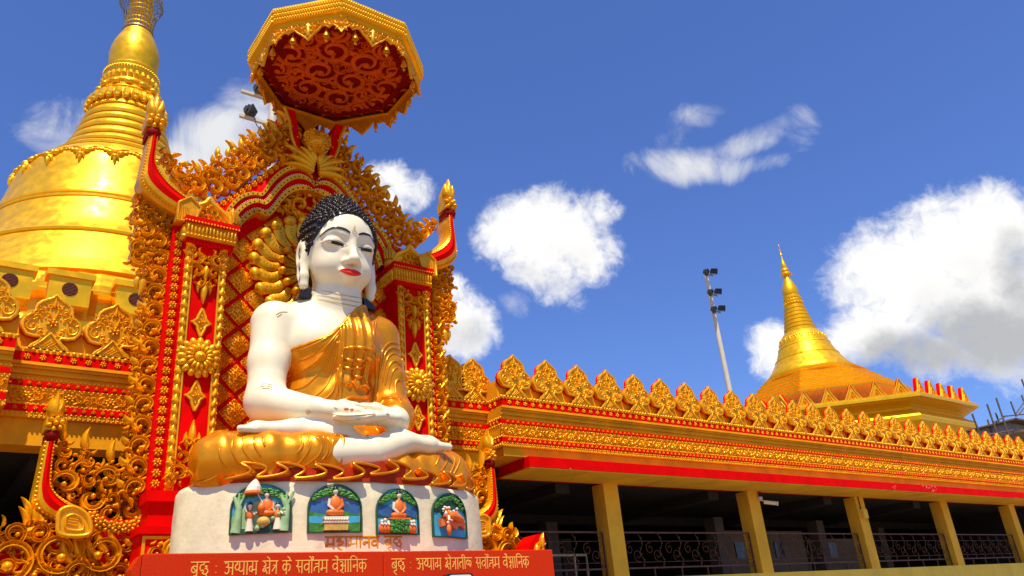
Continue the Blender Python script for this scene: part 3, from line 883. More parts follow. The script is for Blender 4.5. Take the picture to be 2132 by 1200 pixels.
# floodlight pole behind the canopy
fp = empty('floodlight_pole', (5.6, 16.0, 6.1), 'cream pole with two floodlights on side arms behind the canopy', 'light mast')
b = MB(); b.tube([(5.6, 16, 6.1), (5.6, 16, 15.1)], [.12, .1], 14); b.build('pole', 'pole_paint', fp, smooth=True)
for z in (14.45, 13.72):
    m = MB(); m.box(4.80, 5.49, 15.96, 16.04, z - .035, z + .035); m.build('side_arm', 'pole_paint', fp)
    floodlight(fp, 5.02 if z < 14 else 5.22, 15.97, z + .2, .9, .45, .66)
m = MB(); m.tube(cr([(5.08, 15.9, 13.9), (5.2, 15.9, 13.5), (5.45, 15.95, 13.45), (5.55, 15.98, 13.6)], 5), .012, 5); m.build('cable', 'dark_metal', fp)

# ------------------------------------------------------------------ bamboo scaffold with a hoarding at the right edge
sc = empty('scaffold', (*[at(2075, 900, 17.5)[0]], 17.5, 6.1), 'dark bamboo scaffolding above the roof at the right edge', 'scaffolding')
b = MB()
def P3(x, y, Y): X, Z = at(x, y, Y); return (X, Y, Z)
for (x0, y0, x1, y1, Y) in ((2055, 842, 2083, 925, 17), (2074, 829, 2103, 915, 17), (2056, 874, 2068, 915, 18.5), (2073, 860, 2092, 915, 18.5), (2104, 836, 2116, 868, 18), (2127, 790, 2150, 850, 17), (2127, 823, 2140, 860, 18.5), (2024, 862, 2040, 905, 17)):
    b.tube([P3(x0, y0, Y), P3(x1, y1, Y)], .045, 6)
for (x0, y0, x1, y1, Y) in ((2020, 912, 2110, 896, 17), (2024, 906, 2105, 903, 18.5), (2068, 880, 2092, 868, 17), (2090, 867, 2132, 863, 17), (2072, 879, 2098, 880, 18), (2115, 862, 2136, 832, 17), (2122, 862, 2150, 828, 18), (2020, 913, 2040, 902, 17), (2075, 908, 2087, 900, 17), (2045, 902, 2110, 906, 17.6)):
    b.tube([P3(x0, y0, Y), P3(x1, y1, Y)], .035, 6)
b.build('bamboo_poles', 'bamboo', sc)
x0, z1 = at(2098, 880, 17.6); x1 = at(2150, 870, 17.6)[0]; z0 = at(2104, 902, 17.6)[1]
sh = empty('rooftop_shed', ((x0 + x1) / 2, 18.5, z0), 'half built grey shed with brown boards among the scaffolding', 'shed')
b = MB(); b.box(x0, x1 + 6, 17.6, 20, z0, z1); b.build('shed_wall', 'shed_wall', sh)
b = MB(); b.box(x0 - .3, x1 + 6, 17.0, 20.3, z1 + .001, z1 + .08); b.box(x0 - .5, x1 + 6, 16.9, 20.3, z0 - .12, z0 - .001)
b.add([(x0 + .5, 17.2, z1 + .081), (x1 + 5, 17.2, z1 + .081), (x1 + 5, 19, z1 + 1.0), (x0 + 1.3, 19, z1 + 1.0)], [(0, 1, 2, 3)]); b.build('boards', 'shed_board', sh)

# ------------------------------------------------------------------ the carved shrine behind the statue
shr = empty('shrine', (XC, 12.3, 0), 'tall red shrine with gilded openwork carving, two pilasters and a lobed arch', 'shrine')


def T(pts, Y=12.0): return [at(x, y, Y) for x, y in pts]


def both(o): mirror(o, shr); return o


def bld(mb, name, m, par=None, smooth=True, sharp=60):
    return mb.build(name, m, par or shr, smooth=smooth, sharp=sharp)


# body of the shrine: a thick red slab following the pilasters and the arch
Q = cr(T([(386, 462), (392, 404), (412, 404), (430, 411), (450, 412), (470, 405), (492, 393), (515, 378), (540, 361), (565, 343), (590, 325), (612, 312), (640, 303)], 12.0), 4)
Q = [(x - .0, z) for x, z in Q]; Q[-1] = (XC, Q[-1][1])
O = T([(470, 452), (473, 437), (484, 420), (500, 406), (518, 399), (535, 398), (545, 400), (553, 391), (566, 371), (586, 353), (608, 343), (626, 342), (641, 350), (650, 362), (654, 378)], 12.0)
I = T([(497, 486), (503, 472), (514, 455), (530, 441), (546, 436), (556, 441), (566, 443), (580, 431), (592, 414), (606, 399), (624, 390), (642, 388), (652, 390), (660, 394)], 12.0)
O = resample(cr(O, 5), 48); I = resample(cr(I, 5), 48)
O[-1] = (XC, O[-1][1]); I[-1] = (XC, I[-1][1])
body = [(XC - 2.37, 2.6), (XC - 2.37, 8.1), (XC - 2.2, 8.3)] + Q[3:]
body = body + [(2 * XC - x, z) for x, z in body[::-1][1:]]
b = MB(); b.prism(body, 12.36, 12.95); bld(b, 'shrine_body', 'red_paint', smooth=False)

# arch of three lobes: gold, red and dotted bands
def between(f): return [(o[0] * (1 - f) + i[0] * f, o[1] * (1 - f) + i[1] * f) for o, i in zip(O, I)]
for name, m, fs in (('arch_gold_band', 'carved_gold', ((0, .17, 12.02, 12.02), (.17, .2, 12.02, 12.08), (.40, .58, 12.03, 12.03), (.38, .4, 12.08, 12.03), (.80, 1.0, 12.10, 12.14))),
                    ('arch_red_band', 'red_paint', ((.2, .29, 12.09, 12.04), (.29, .39, 12.04, 12.09), (.58, .72, 12.05, 12.12), (.72, .80, 12.12, 12.14)))):
    b = MB()
    for a, c, ya, yb in fs: b.strip(between(a), between(c), ya, yb, 12.36)
    both(bld(b, name, m, smooth=False))
b = MB()
for f, r, y, pitch in ((.08, .016, 12.02, .085), (.5, .016, 12.03, .085), (.91, .018, 12.115, .095)): beads(b, between(f), r, y, .012, pitch, 5)
both(bld(b, 'arch_dots', 'line_black', smooth=False))
b = MB(); beads(b, between(.77), .018, 12.12, .022, .05, 5); beads(b, between(.38), .013, 12.05, .02, .04, 5)
both(bld(b, 'arch_pearls', 'white_paint', smooth=False))
# red border with a row of rosettes above the arch
Qi = resample(Q, 60)
b = MB()
Qc = resample([(x + .0, z - .10) for x, z in Q[6:]], 60)
L = plen(Qc); k = int(L / .135)
for x, z in resample(Qc, k): rosette(b, x, z, .066, 12.165, .06, 7)
both(bld(b, 'border_rosettes', 'carved_gold'))
b = MB(); Oo = resample(O, 60); b.strip(resample(Q[4:], 60), Oo, 12.2, 12.12, 12.5); both(bld(b, 'arch_border', 'red_paint', smooth=False))

# openwork crest that rises to the canopy
crest = T([(333, 318), (346, 322), (360, 326), (372, 342), (388, 352), (402, 364), (420, 358), (432, 345), (452, 340), (455, 326), (478, 326), (495, 308), (508, 310), (516, 293), (540, 287), (547, 272), (565, 276), (585, 262), (598, 250), (616, 262),
           (628, 292), (612, 306), (590, 322), (565, 340), (540, 358), (515, 375), (492, 390), (470, 402), (450, 409), (430, 408), (412, 402), (395, 400), (375, 385), (355, 360), (338, 338)], 12.15)
b = MB(); arabesque(b, crest, (.15, .12, .09, .065, .048, .034), 11, 12.18, .10, 5000)
flames(b, crest[:19], .22, .17, 12.17, .08, 3)
both(bld(b, 'crest_openwork', 'carved_gold'))

# upswept horn with its flower tip
def horn(outer, inner, Y, tipx, tipz, name='horn', tipsize=1.0, ball=None):
    o = resample(cr(T(outer, Y), 5), 40); i = resample(cr(T(inner, Y), 5), 40)
    mid = lambda f: [(p[0] * (1 - f) + q_[0] * f, p[1] * (1 - f) + q_[1] * f) for p, q_ in zip(o, i)]
    b = MB()
    b.k = 0
    b.strip(mid(.32), mid(.55), Y - .16, Y - .19, Y + .22); b.strip(mid(.55), mid(.78), Y - .19, Y - .15, Y + .22)
    b.k = 1
    b.strip(mid(0), mid(.18), Y - .04, Y - .15, Y + .25); b.strip(mid(.18), mid(.32), Y - .15, Y - .17, Y + .2); b.strip(mid(.78), mid(.9), Y - .17, Y - .13, Y + .2); b.strip(mid(.9), mid(1.0), Y - .13, Y - .05, Y + .25)
    beads(b, mid(.09), .022, Y - .10, .03, .055, 5); beads(b, mid(.84), .014, Y - .15, .02, .045, 5)
    h = bld(b, name, ['red_paint', 'carved_gold'], smooth=False)
    f = MB(); s = tipsize
    f.dome(tipx, tipz - .33 * s, .12 * s, Y - .12, .08, 8, 3, mi=1); f.box(tipx - .1 * s, tipx + .1 * s, Y - .12, Y + .18, tipz - .42 * s, tipz - .28 * s, 1)
    f.k = 0; rosette(f, tipx + .01, tipz - .13 * s, .16 * s, Y - .14, .09, 6)
    f.prism([(tipx - .13 * s, tipz - .24 * s), (tipx + .13 * s, tipz - .24 * s), (tipx + .13 * s, tipz - .02 * s), (tipx - .13 * s, tipz - .02 * s)], Y - .14, Y + .18)
    for a, l in ((PI / 2, .48), (PI / 2 - .5, .36), (PI / 2 + .5, .36)): leaf(f, tipx, tipz + .02 * s, a, l * s, .09 * s, (a - PI / 2) * -1.3, Y - .06, .12)
    f.prism([(tipx - .11 * s, tipz - .02 * s), (tipx + .11 * s, tipz - .02 * s), (tipx + .12 * s, tipz + .16 * s), (tipx, tipz + .42 * s), (tipx - .12 * s, tipz + .16 * s)], Y - .06, Y + .12)
    f.build('horn_finial', ['carved_gold', 'dark_red_paint'], h, smooth=True, sharp=60)
    both(h); return mid


tx, tz = at(320, 250, 12.0)
horn([(306, 292), (300, 325), (291, 362), (287, 378), (295, 398), (318, 420), (345, 438), (370, 452), (384, 462)],
     [(326, 290), (325, 312), (322, 332), (326, 350), (342, 372), (362, 394), (384, 412), (402, 424), (414, 434)], 12.0, tx, tz)
b = MB(); sh_ = T([(374, 420), (398, 410), (420, 432), (406, 464), (368, 456)], 11.78); b.prism(sh_, 11.80, 12.25); b.ribbon(sh_ + sh_[:1], .025, .03, 11.80)
for k in range(4): b.ribbon([(sh_[0][0] + .03 + .035 * k, sh_[0][1] - .04 - .01 * k), (sh_[4][0] + .05 + .05 * k, sh_[4][1] + .05)], .009, .02, 11.80)
both(bld(b, 'horn_root', 'dull_gold'))
# openwork hanging below the horn and the upright openwork wing
hang = T([(284, 395), (300, 410), (330, 434), (360, 452), (381, 470), (381, 520), (370, 545), (352, 548), (338, 520), (326, 516), (318, 545), (308, 552), (304, 585), (298, 570), (290, 540), (270, 540), (272, 520), (283, 510), (276, 490), (282, 470), (270, 470), (276, 440), (285, 425), (278, 410)], 12.1)
b = MB(); arabesque(b, hang, (.13, .10, .08, .06, .045, .03), 5, 12.16, .10, 3000)
ls = T([(284, 470), (280, 510), (288, 545)], 12.1)
scroll(b, *at(290, 540, 12.1), .17, 1.0, 1, 12.14, .1, 3); scroll(b, *at(288, 515, 12.1), .15, -1.2, -1, 12.12, .1, 3); scroll(b, *at(293, 566, 12.1), .10, 1.2, -1, 12.14, .09, 3)
leaf(b, *at(296, 575, 12.1), -PI / 2 + .2, .32, .07, -.6, 12.14, .07); leaf(b, *at(290, 575, 12.1), -PI / 2 - .3, .22, .05, .6, 12.14, .07)
both(bld(b, 'hanging_openwork', 'carved_gold'))
b = MB()
arabesque(b, [(XC - 2.68, 3.95), (XC - 2.40, 3.95), (XC - 2.40, 8.1), (XC - 2.68, 8.1)], (.10, .075, .055, .035), 51, 12.25, .08, 3500)
zs_ = np.arange(4.05, 8.05, .30)
for i, z in enumerate(zs_):
    s = 1 if i % 2 else -1
    scroll(b, XC - 2.53 - .02 * s, z, .17, -PI / 2 + .5 * s, s, 12.2, .12, 4, 14)
    scroll(b, XC - 2.53 + .13 * s, z + .15, .09, PI / 2 * s, -s, 12.19, .10, 2, 9)
    leaf(b, XC - 2.66, z + .02, PI - .5, .16, .05, -.9, 12.2, .09); leaf(b, XC - 2.55, z - .1, PI / 2 + .9 * s, .3, .04, -1.3 * s, 12.18, .09)
    b.dome(XC - 2.4, z + .17 * s, .035, 12.19, .08, 6, 2); b.dome(XC - 2.64, z + .15, .03, 12.19, .08, 6, 2)
b.k = 0
both(bld(b, 'side_openwork', 'carved_gold'))
# red strip with its column of rosettes
b = MB(); b.box(XC - 2.40, XC - 2.20, 12.0, 12.5, 3.95, 8.25); both(bld(b, 'rosette_strip', 'red_paint', smooth=False))
b = MB()
for i in range(27): rosette(b, XC - 2.30, 4.08 + i * .152, .068, 12.0, .05, 7)
both(bld(b, 'strip_rosettes', 'carved_gold'))

# pilaster
pil = MB(); pil.box(XC - 2.22, XC - 1.56, 11.86, 12.36, 3.95, 7.90); p_o = bld(pil, 'pilaster', 'red_paint', smooth=False)
pcx = XC - 1.89
b = MB()
for s in (-1, 1):
    b.box(pcx + s * .275 - .045, pcx + s * .275 + .045, 11.84, 11.859, 3.95, 7.90)
    b.box(pcx + s * .215 - .012, pcx + s * .215 + .012, 11.82, 11.839, 3.95, 7.90)
    for i in range(26):
        z = 4.0 + i * .152
        leaf(b, pcx + s * .24, z, PI / 2 - s * .75, .17, .045, s * 1.5, 11.838, .045); b.dome(pcx + s * .31, z + .05, .026, 11.838, .04, 6, 2)
b.build('acanthus_border', 'carved_gold', p_o, smooth=True, sharp=60)
for (zt, zb, sd_) in ((7.78, 6.92, 21), (4.05, 4.98, 22)):             # inverted triangle of foliage below the capital, upright one at the foot
    b = MB(); tri = [(pcx - .27, zt), (pcx + .27, zt), (pcx + .20, zt * .6 + zb * .4), (pcx + .06, zb * .9 + zt * .1), (pcx, zb), (pcx - .06, zb * .9 + zt * .1), (pcx - .20, zt * .6 + zb * .4)]
    up = 1 if zb > zt else -1
    for (dx, dz, R, a0, h) in ((.15, .16, .14, 0, 1), (.12, .40, .11, -.6, -1), (.06, .60, .07, .3, 1), (.24, .05, .08, 1, -1), (.05, .16, .06, 0, -1)):
        for s in (-1, 1): scroll(b, pcx + s * dx, zt + up * dz, R, (a0 if s > 0 else PI - a0) * up, h * s * up, 11.85, .09, 3, 12)
    leaf(b, pcx, zt + up * .62, PI / 2 * up, .32, .055, 0, 11.85, .08); leaf(b, pcx, zt + up * .3, PI / 2 * up, .3, .05, 0, 11.83, .08)
    for s in (-1, 1): leaf(b, pcx + s * .05, zt + up * .55, PI / 2 * up - s * .5 * up, .22, .04, s * .8 * up, 11.85, .07)
    b.build('foliage_drop', 'carved_gold', p_o, smooth=True, sharp=60)
for zc in (6.53, 5.36):
    b = MB(); H = .23
    b.prism([(pcx - .10, zc), (pcx, zc - H), (pcx + .10, zc), (pcx, zc + H)], 11.84, 11.859)
    b.ribbon([(pcx, zc + H), (pcx - .05, zc + .11), (pcx - .06, zc + .06), (pcx - .13, zc), (pcx - .06, zc - .06), (pcx - .05, zc - .11), (pcx, zc - H)], .024, .03, 11.839)
    b.ribbon([(pcx, zc + H), (pcx + .05, zc + .11), (pcx + .06, zc + .06), (pcx + .13, zc), (pcx + .06, zc - .06), (pcx + .05, zc - .11), (pcx, zc - H)], .024, .03, 11.839)
    rosette(b, pcx, zc, .06, 11.83, .045, 4)
    for s in (-1, 1): b.dome(pcx, zc + s * .11, .022, 11.84, .04, 6, 2, .018); b.dome(pcx + s * .14, zc, .022, 11.85, .03, 6, 2)
    b.build('diamond_boss', 'carved_gold', p_o, smooth=True, sharp=60)
b = MB(); zc = 5.95                               # large double rosette
for k in range(16):
    a = 2 * PI * k / 16
    b.dome(pcx + .245 * math.cos(a), zc + .245 * math.sin(a), .055, 11.80, .05, 8, 2, .085, a); b.dome(pcx + .15 * math.cos(a + .2), zc + .15 * math.sin(a + .2), .035, 11.77, .06, 8, 2, .075, a + .2)
b.lathe([(.26, 0), (.26, .06), (.1, .09)], 0, 0, 24); n0 = len(b.v) - 72
b.v[n0:] = [(pcx + x, 11.85 - z * .8, zc + y) for x, y, z in b.v[n0:]]
b.dome(pcx, zc, .09, 11.75, .05, 12, 3); b.dome(pcx, zc, .04, 11.70, .04, 8, 2)
ro = b.build('large_rosette', 'carved_gold', p_o, smooth=True, sharp=60)
b = MB()
for k in range(16):
    a = 2 * PI * k / 16; b.dome(pcx + .275 * math.cos(a), zc + .275 * math.sin(a), .012, 11.765, .012, 5, 2)
b.build('rosette_dots', 'line_black', p_o)
# capital: fluted gold cushion between red fillets
b = MB(); x0, x1 = XC - 2.26, XC - 1.46
b.k = 1; b.box(x0 + .03, x1 - .03, 11.78, 12.36, 7.84, 7.93); b.box(x0 - .03, x1 + .03, 11.70, 12.36, 8.19, 8.28)
b.k = 0; b.box(x0, x1, 11.76, 12.36, 7.931, 8.189)
n = 14
for k in range(n):
    xx = x0 + (x1 - x0) * (k + .5) / n
    b.dome(xx, 8.08, .10, 11.762, .05, 8, 3, .026); b.dome(xx, 7.965, .035, 11.762, .055, 7, 2, .028)
for k in range(8):
    yy = 11.8 + .5 * (k + .5) / 8; m = MB(); m.dome(0, 8.08, .10, 0, .04, 8, 3, .028); m.dome(0, 7.965, .035, 0, .05, 7, 2, .03)
    b.add([(x0 + p[1], yy + p[0], p[2]) for p in m.v], m.f); b.add([(x1 - p[1], yy + p[0], p[2]) for p in m.v], [f[::-1] for f in m.f])
beads(b, [(x0 - .02, 8.19), (x1 + .02, 8.19)], .018, 11.70, .02, .045, 5)
b.build('capital', ['carved_gold', 'red_paint'], p_o, smooth=True, sharp=50)
# ogee leaf standing on the capital, and the bud that starts the arch
scx = XC - 1.89
pts = [(-.33, 0), (-.36, .10), (-.30, .22), (-.17, .32), (-.06, .40), (0, .50), (.06, .40), (.17, .32), (.30, .22), (.36, .10), (.33, 0)]
b = MB(); pp = cr([(scx + a, 8.28 + c) for a, c in pts], 3)
b.prism(pp, 11.90, 12.3); b.ribbon(pp, .045, .05, 11.90)
arabesque(b, [(scx + a * .78, 8.30 + c * .8) for a, c in pts], (.09, .07, .05, .035), 9, 11.90, .05, 1500)
b.build('ogee_leaf', 'carved_gold', p_o, smooth=True, sharp=60)
bx, bz = at(484, 458, 11.95)
b = MB(); b.ball((bx, 11.98, bz), .13, 14, 9, (.85, .8, 1.25)); b.lathe([(.10, 8.27), (.12, 8.33), (.09, 8.4)], bx, 11.98, 14); b.tube([(bx, 11.98, bz + .12), (bx + .01, 11.98, bz + .24)], [.07, .01], 8)
for k in range(7):
    a = PI + PI * (k + .5) / 7; b.tube([(bx + .10 * math.cos(a), 11.98 + .1 * math.sin(a), bz - .1), (bx + .115 * math.cos(a), 11.98 + .11 * math.sin(a), bz + .02), (bx + .07 * math.cos(a), 11.98 + .07 * math.sin(a), bz + .13)], [.02, .03, .01], 5)
b.build('arch_bud', 'dull_gold', p_o, smooth=True, sharp=50)
bx2, bz2 = at(420, 448, 11.95)
both(p_o)
for k in kids(p_o): pass

# diamond lattice with carved cushions
b = MB(); cz0 = 3.9; D = .29
IA = [(x, z) for x, z in I]
lim = IA[::-1] + [(XC - 1.5, 8.2), (XC - 1.56, 3.9)]
limp = np.array(lim + [(2 * XC - x, z) for x, z in lim[::-1]])
cush = MB(); rnd = random.Random(8)
for v in range(5): pass
def cushion(seed):
    r = random.Random(seed); m = MB(); s = D * .84
    m.add([(-s, 0, 0), (0, 0, -s), (s, 0, 0), (0, 0, s), (-s * .62, -.05, 0), (0, -.05, -s * .62), (s * .62, -.05, 0), (0, -.05, s * .62), (0, -.075, 0)],
          [(0, 1, 5, 4), (1, 2, 6, 5), (2, 3, 7, 6), (3, 0, 4, 7), (4, 5, 8), (5, 6, 8), (6, 7, 8), (7, 4, 8)])
    for i in range(-3, 4):
        for j in range(-3, 4):
            u, w = (i + j) * s * .14, (i - j) * s * .14
            if abs(u) + abs(w) > s * .95: continue
            u += r.uniform(-.012, .012); w += r.uniform(-.012, .012)
            h = -.012 - .065 * (1 - (abs(u) + abs(w)) / s)
            m.dome(u, w, r.uniform(.013, .018), h + .02, .065, 6, 2, r.uniform(.026, .036), math.atan2(w, u) + r.choice((0, .5, -.5, PI / 2)))
    return m
CU = [cushion(i) for i in range(4)]
for i in range(-7, 8):
    for j in range(-1, 24):
        x = XC + i * D; z = 4.13 + j * D
        if (i + j) % 2: continue
        if not inpoly(np.array([(x, z)]), [tuple(p) for p in limp])[0] and not (abs(i * D) < 1.72 and z < 8.4): continue
        if abs(i * D) > 1.72 or z > 9.05: continue
        m = CU[(i * 7 + j * 3) % 4]; cush.add([(p[0] + x, p[1] + 12.33, p[2] + z) for p in m.v], m.f)
bld(cush, 'lattice_cushions', 'carved_gold')
b = MB()
for i in range(-14, 15):
    for s in (-1, 1):
        pts = []
        x0 = XC + i * 2 * D + D; z0 = 4.13
        for t in range(0, 40):
            x = x0 + s * t * .125; z = z0 + t * .125
            if abs(x - XC) < 1.55 and z < 8.95: pts.append((x, z))
        if len(pts) > 1: b.ribbon(pts, .035, .035, 12.358)
bld(b, 'lattice_ribs', 'red_paint', smooth=False)

# tympanum: red field with spreading foliage
b = MB()
for s in (-1, 1):
    for (dx, z, R, a0, h) in ((.18, 9.33, .17, -1.2, 1), (.46, 9.26, .15, -1.0, 1), (.70, 9.16, .12, -.8, 1), (.9, 9.06, .09, -.6, 1), (.30, 9.52, .10, 0, -1), (.1, 9.62, .08, 0, 1), (.58, 9.42, .08, 0, -1), (.36, 9.12, .08, 2, -1), (.14, 9.08, .09, 2, -1)):
        scroll(b, XC + s * dx, z, R, a0 if s > 0 else PI - a0, h * s, 12.3, .07, 4, 12)
    for k in range(6): leaf(b, XC + s * (.06 + .16 * k), 9.02 + .02 * k, PI / 2 - s * .4, .3 - .02 * k, .035, -s * .8, 12.32, .06)
leaf(b, XC, 9.55, PI / 2, .34, .06, 0, 12.3, .07)
bld(b, 'tympanum_foliage', 'carved_gold')

# rayed halo behind the head
hz = 7.98; hy = 12.17
b = MB(); N = 22
b.lathe([(1.04, 0), (1.04, .1)], 0, 0, 48); b.v = [(XC + x, 12.30 - z * .6, hz + y) for x, y, z in b.v]
bld(b, 'halo_disc', 'red_paint', smooth=False)
pet = MB(); dots = MB()
for k in range(N):
    a = 2 * PI * k / N
    pts = []
    for t in range(8):
        f = t / 7; r = .54 + .42 * f; aa = a + .07 * math.sin(f * PI * 1.25 + .1)
        pts.append((XC + r * math.cos(aa), hz + r * math.sin(aa)))
    pet.ribbon(pts, [.062, .072, .082, .09, .10, .108,   .115, .10], .032, hy + .06)
    pet.dome(XC + 1.0 * math.cos(a - .03), hz + 1.0 * math.sin(a - .03), .125, hy + .05, .09, 12, 4, .10, a)
    for t in (2, 3, 4, 5, 6): dots.dome(*pts[t], .011, hy + .008, .012, 5, 2)
for k in range(15):
    a = 2 * PI * k / 15
    pet.dome(XC + .52 * math.cos(a), hz + .52 * math.sin(a), .075, hy + .03, .11, 9, 3, .08, a)
    pet.ribbon([(XC + r * math.cos(a), hz + r * math.sin(a)) for r in (.14, .3, .46)], [.025, .055, .08], .05, hy + .06)
    for r in (.28, .38): dots.dome(XC + r * math.cos(a), hz + r * math.sin(a), .010, hy + .012, .012, 5, 2)
bld(pet, 'halo_petals', 'carved_gold'); bld(dots, 'halo_dots', 'line_black', smooth=False)

# top of the arch: acanthus pair, carved medallion, red brackets to the canopy
b = MB()
for s in (-1, 1):
    for k, (a, l) in enumerate(((.35, .62), (.62, .58), (.9, .5), (1.2, .42), (1.5, .36))):
        leaf(b, XC + s * .05, 9.93 + .05 * k, a if s > 0 else PI - a, l, .075, -s * .9, 12.02 - .01 * k, .09, 6)
    scroll(b, XC + s * .36, 10.2, .13, 0, s, 12.04, .09, 3); scroll(b, XC + s * .58, 10.05, .11, 0, -s, 12.06, .09, 3)
    leaf(b, XC + s * .2, 10.1, PI / 2 - s * .5, .5, .09, -s * 1.2, 12.05, .09)
bld(b, 'arch_acanthus', 'carved_gold')
b = MB(); b.ball((XC, 12.02, 10.62), .26, 20, 12, (1, .8, .95))
for r in random.Random(3).sample(range(200), 46):
    a = r * .37; t = (r % 23) / 23 * 1.9 - .95
    b.ball((XC + .255 * math.cos(a) * math.cos(t), 12.02 - .2 * abs(math.sin(a)) * math.cos(t) - .02, 10.62 + .245 * math.sin(t)), .035, 6, 4)
b.tube([(XC, 12.05, 10.3), (XC, 12.05, 10.45)], [.2, .16], 14)
bld(b, 'carved_medallion', 'dull_gold')
b = MB(); b.box(XC - .36, XC + .36, 12.76, 13.05, 9.4, 12.0); bld(b, 'canopy_post', 'dark_red_paint', smooth=False)
b = MB()
o = cr([(XC - .32, 10.25), (XC - .46, 10.6), (XC - .52, 10.95), (XC - .62, 11.22)], 6); i_ = cr([(XC - .26, 10.25), (XC - .32, 10.6), (XC - .36, 10.95), (XC - .42, 11.22)], 6)
b.strip(o, i_, 12.06, 12.06, 12.75); b.k = 1; b.ribbon(o, .03, .04, 12.07)
both(bld(b, 'canopy_bracket', ['red_paint', 'carved_gold'], smooth=False))
b = MB(); b.k = 0
for s in (-1,):
    for k in range(4):
        x = XC + s * (.56 + .06 * k); b.ribbon([(x, 10.45 - .05 * k), (x - .01, 10.8), (x + .03, 11.05), (x + .05, 11.3)], [.05, .05, .045, .03], .05, 12.78)
both(bld(b, 'gold_drapery', 'carved_gold'))

# base of the shrine: red mouldings, carved plinth panel, lower wings
b = MB(); b.box(XC - 2.45, XC + 2.45, 11.75, 12.9, 3.80, 3.95); b.box(XC - 2.40, XC + 2.40, 11.82, 12.9, 3.46, 3.799); b.box(XC - 2.52, XC + 2.52, 11.70, 12.9, 3.36, 3.459); b.box(XC - 2.48, XC + 2.48, 11.76, 12.9, 0, 3.359)
bld(b, 'plinth', 'red_paint', smooth=False)
b = MB(); b.box(XC - 2.45, XC - 1.9, 11.745, 11.759, 3.30, 3.34); b.box(XC - 2.45, XC - 2.41, 11.745, 11.759, 2.3, 3.299)
arabesque(b, [(XC - 2.36, 2.3), (XC - 1.6, 2.3), (XC - 1.6, 3.27), (XC - 2.36, 3.27)], (.16, .12, .09, .06, .04), 17, 11.76, .09, 2500)
both(bld(b, 'plinth_carving', 'carved_gold'))
lx, lz = at(108, 900, 12.3)
horn([(90, 925), (82, 965), (73, 1005), (66, 1035), (65, 1050), (76, 1068), (98, 1080), (120, 1094), (130, 1112)],
     [(113, 925), (108, 965), (106, 1005), (109, 1020), (122, 1034), (145, 1048), (172, 1062), (186, 1080), (184, 1110)], 12.3, lx, lz + .18, 'lower_horn', .78)
b = MB(); sh_ = T([(126, 1064), (150, 1055), (176, 1066), (188, 1086), (185, 1113), (128, 1113), (122, 1090)], 12.05); sh_ = cr(sh_, 4, True); b.prism(sh_, 12.08, 12.4); b.ribbon(sh_ + sh_[:1], .03, .035, 12.08)
sm_ = [(p[0] * .55 + at(156, 1090, 12.05)[0] * .45, p[1] * .55 + at(156, 1090, 12.05)[1] * .45) for p in sh_]; b.ribbon(sm_ + sm_[:1], .018, .03, 12.08)
for k in range(4): b.ribbon([(sm_[0][0] + .02, sm_[24][1] + .0 + .035 * k), (sm_[12][0] - .06, sm_[24][1] - .02 + .035 * k)], .008, .02, 12.08)
both(bld(b, 'horn_shield', 'carved_gold'))
wing = T([(114, 955), (128, 905), (140, 905), (140, 960), (160, 965), (178, 925), (190, 960), (205, 985), (232, 948), (243, 985), (255, 990), (268, 960), (285, 930), (305, 950), (318, 1000), (318, 1040), (302, 1072), (260, 1090), (225, 1092), (196, 1075), (170, 1056), (135, 1036), (112, 1015)], 12.3)
b = MB(); arabesque(b, wing, (.17, .135, .10, .075, .055, .04), 31, 12.32, .12, 3500)
for (px, py) in ((134, 900), (181, 920), (234, 945)):
    x, z = at(px, py, 12.3); leaf(b, x, z - .12, PI / 2 + .3, .34, .06, -.9, 12.3, .1); scroll(b, x + .05, z - .28, .12, 1.5, 1, 12.3, .1, 3)
both(bld(b, 'wing_openwork', 'carved_gold'))
ring = cr(T([(188, 1080), (215, 1097), (245, 1102), (275, 1095), (300, 1078)], 12.3), 6)
b = MB(); b.strip([(x, z + .1) for x, z in ring], [(x, z - .14) for x, z in ring], 12.2, 12.2, 12.5); both(bld(b, 'wing_border', 'red_paint', smooth=False))
b = MB()
for x, z in resample(ring, 7): rosette(b, x, z, .095, 12.2, .06, 7)
both(bld(b, 'wing_rosettes', 'carved_gold'))
vb = [(XC - 2.45, 2.3), (XC - 2.45, 3.62), (XC - 2.75, 3.55), (XC - 3.1, 3.42), (XC - 3.45, 3.62), (XC - 3.62, 3.7), (XC - 3.75, 3.5), (XC - 4.05, 3.36), (XC - 4.25, 3.2), (XC - 4.45, 2.9), (XC - 4.5, 2.3)]
b = MB(); b.prism([(x + .06, z - .06) for x, z in vb], 12.3, 12.5); both(bld(b, 'volute_backing', 'red_paint', smooth=False))
b = MB()
for (px, py, R, a0, h) in ((120, 1150, .34, 2.2, -1), (215, 1150, .32, .6, 1), (20, 1165, .36, 1.4, 1), (30, 1110, .17, 2.6, 1), (80, 1110, .15, 2.8, -1), (165, 1195, .24, 1, -1), (245, 1195, .2, 2, 1), (80, 1195, .22, .4, 1)):
    x, z = at(px, py, 12.2); scroll(b, x, z, R, a0, h, 12.28, .15, 7, 26, 1.5, .72)
arabesque(b, [(x, z) for x, z in vb], (.12, .09, .06, .04), 41, 12.31, .12, 3500)
for k in range(5):
    x, z = at(250 - 24 * k, 1125 + 8 * k, 12.2); leaf(b, x, z - .1, PI * .75, .42, .06, -1.0, 12.26, .1)
for (px, py) in ((65, 1075), (75, 1090), (60, 1095), (90, 1100)): leaf(b, *at(px, py, 12.2), PI / 2 + .2, .3, .05, .8, 12.28, .1)
both(bld(b, 'volute_carving', 'carved_gold'))

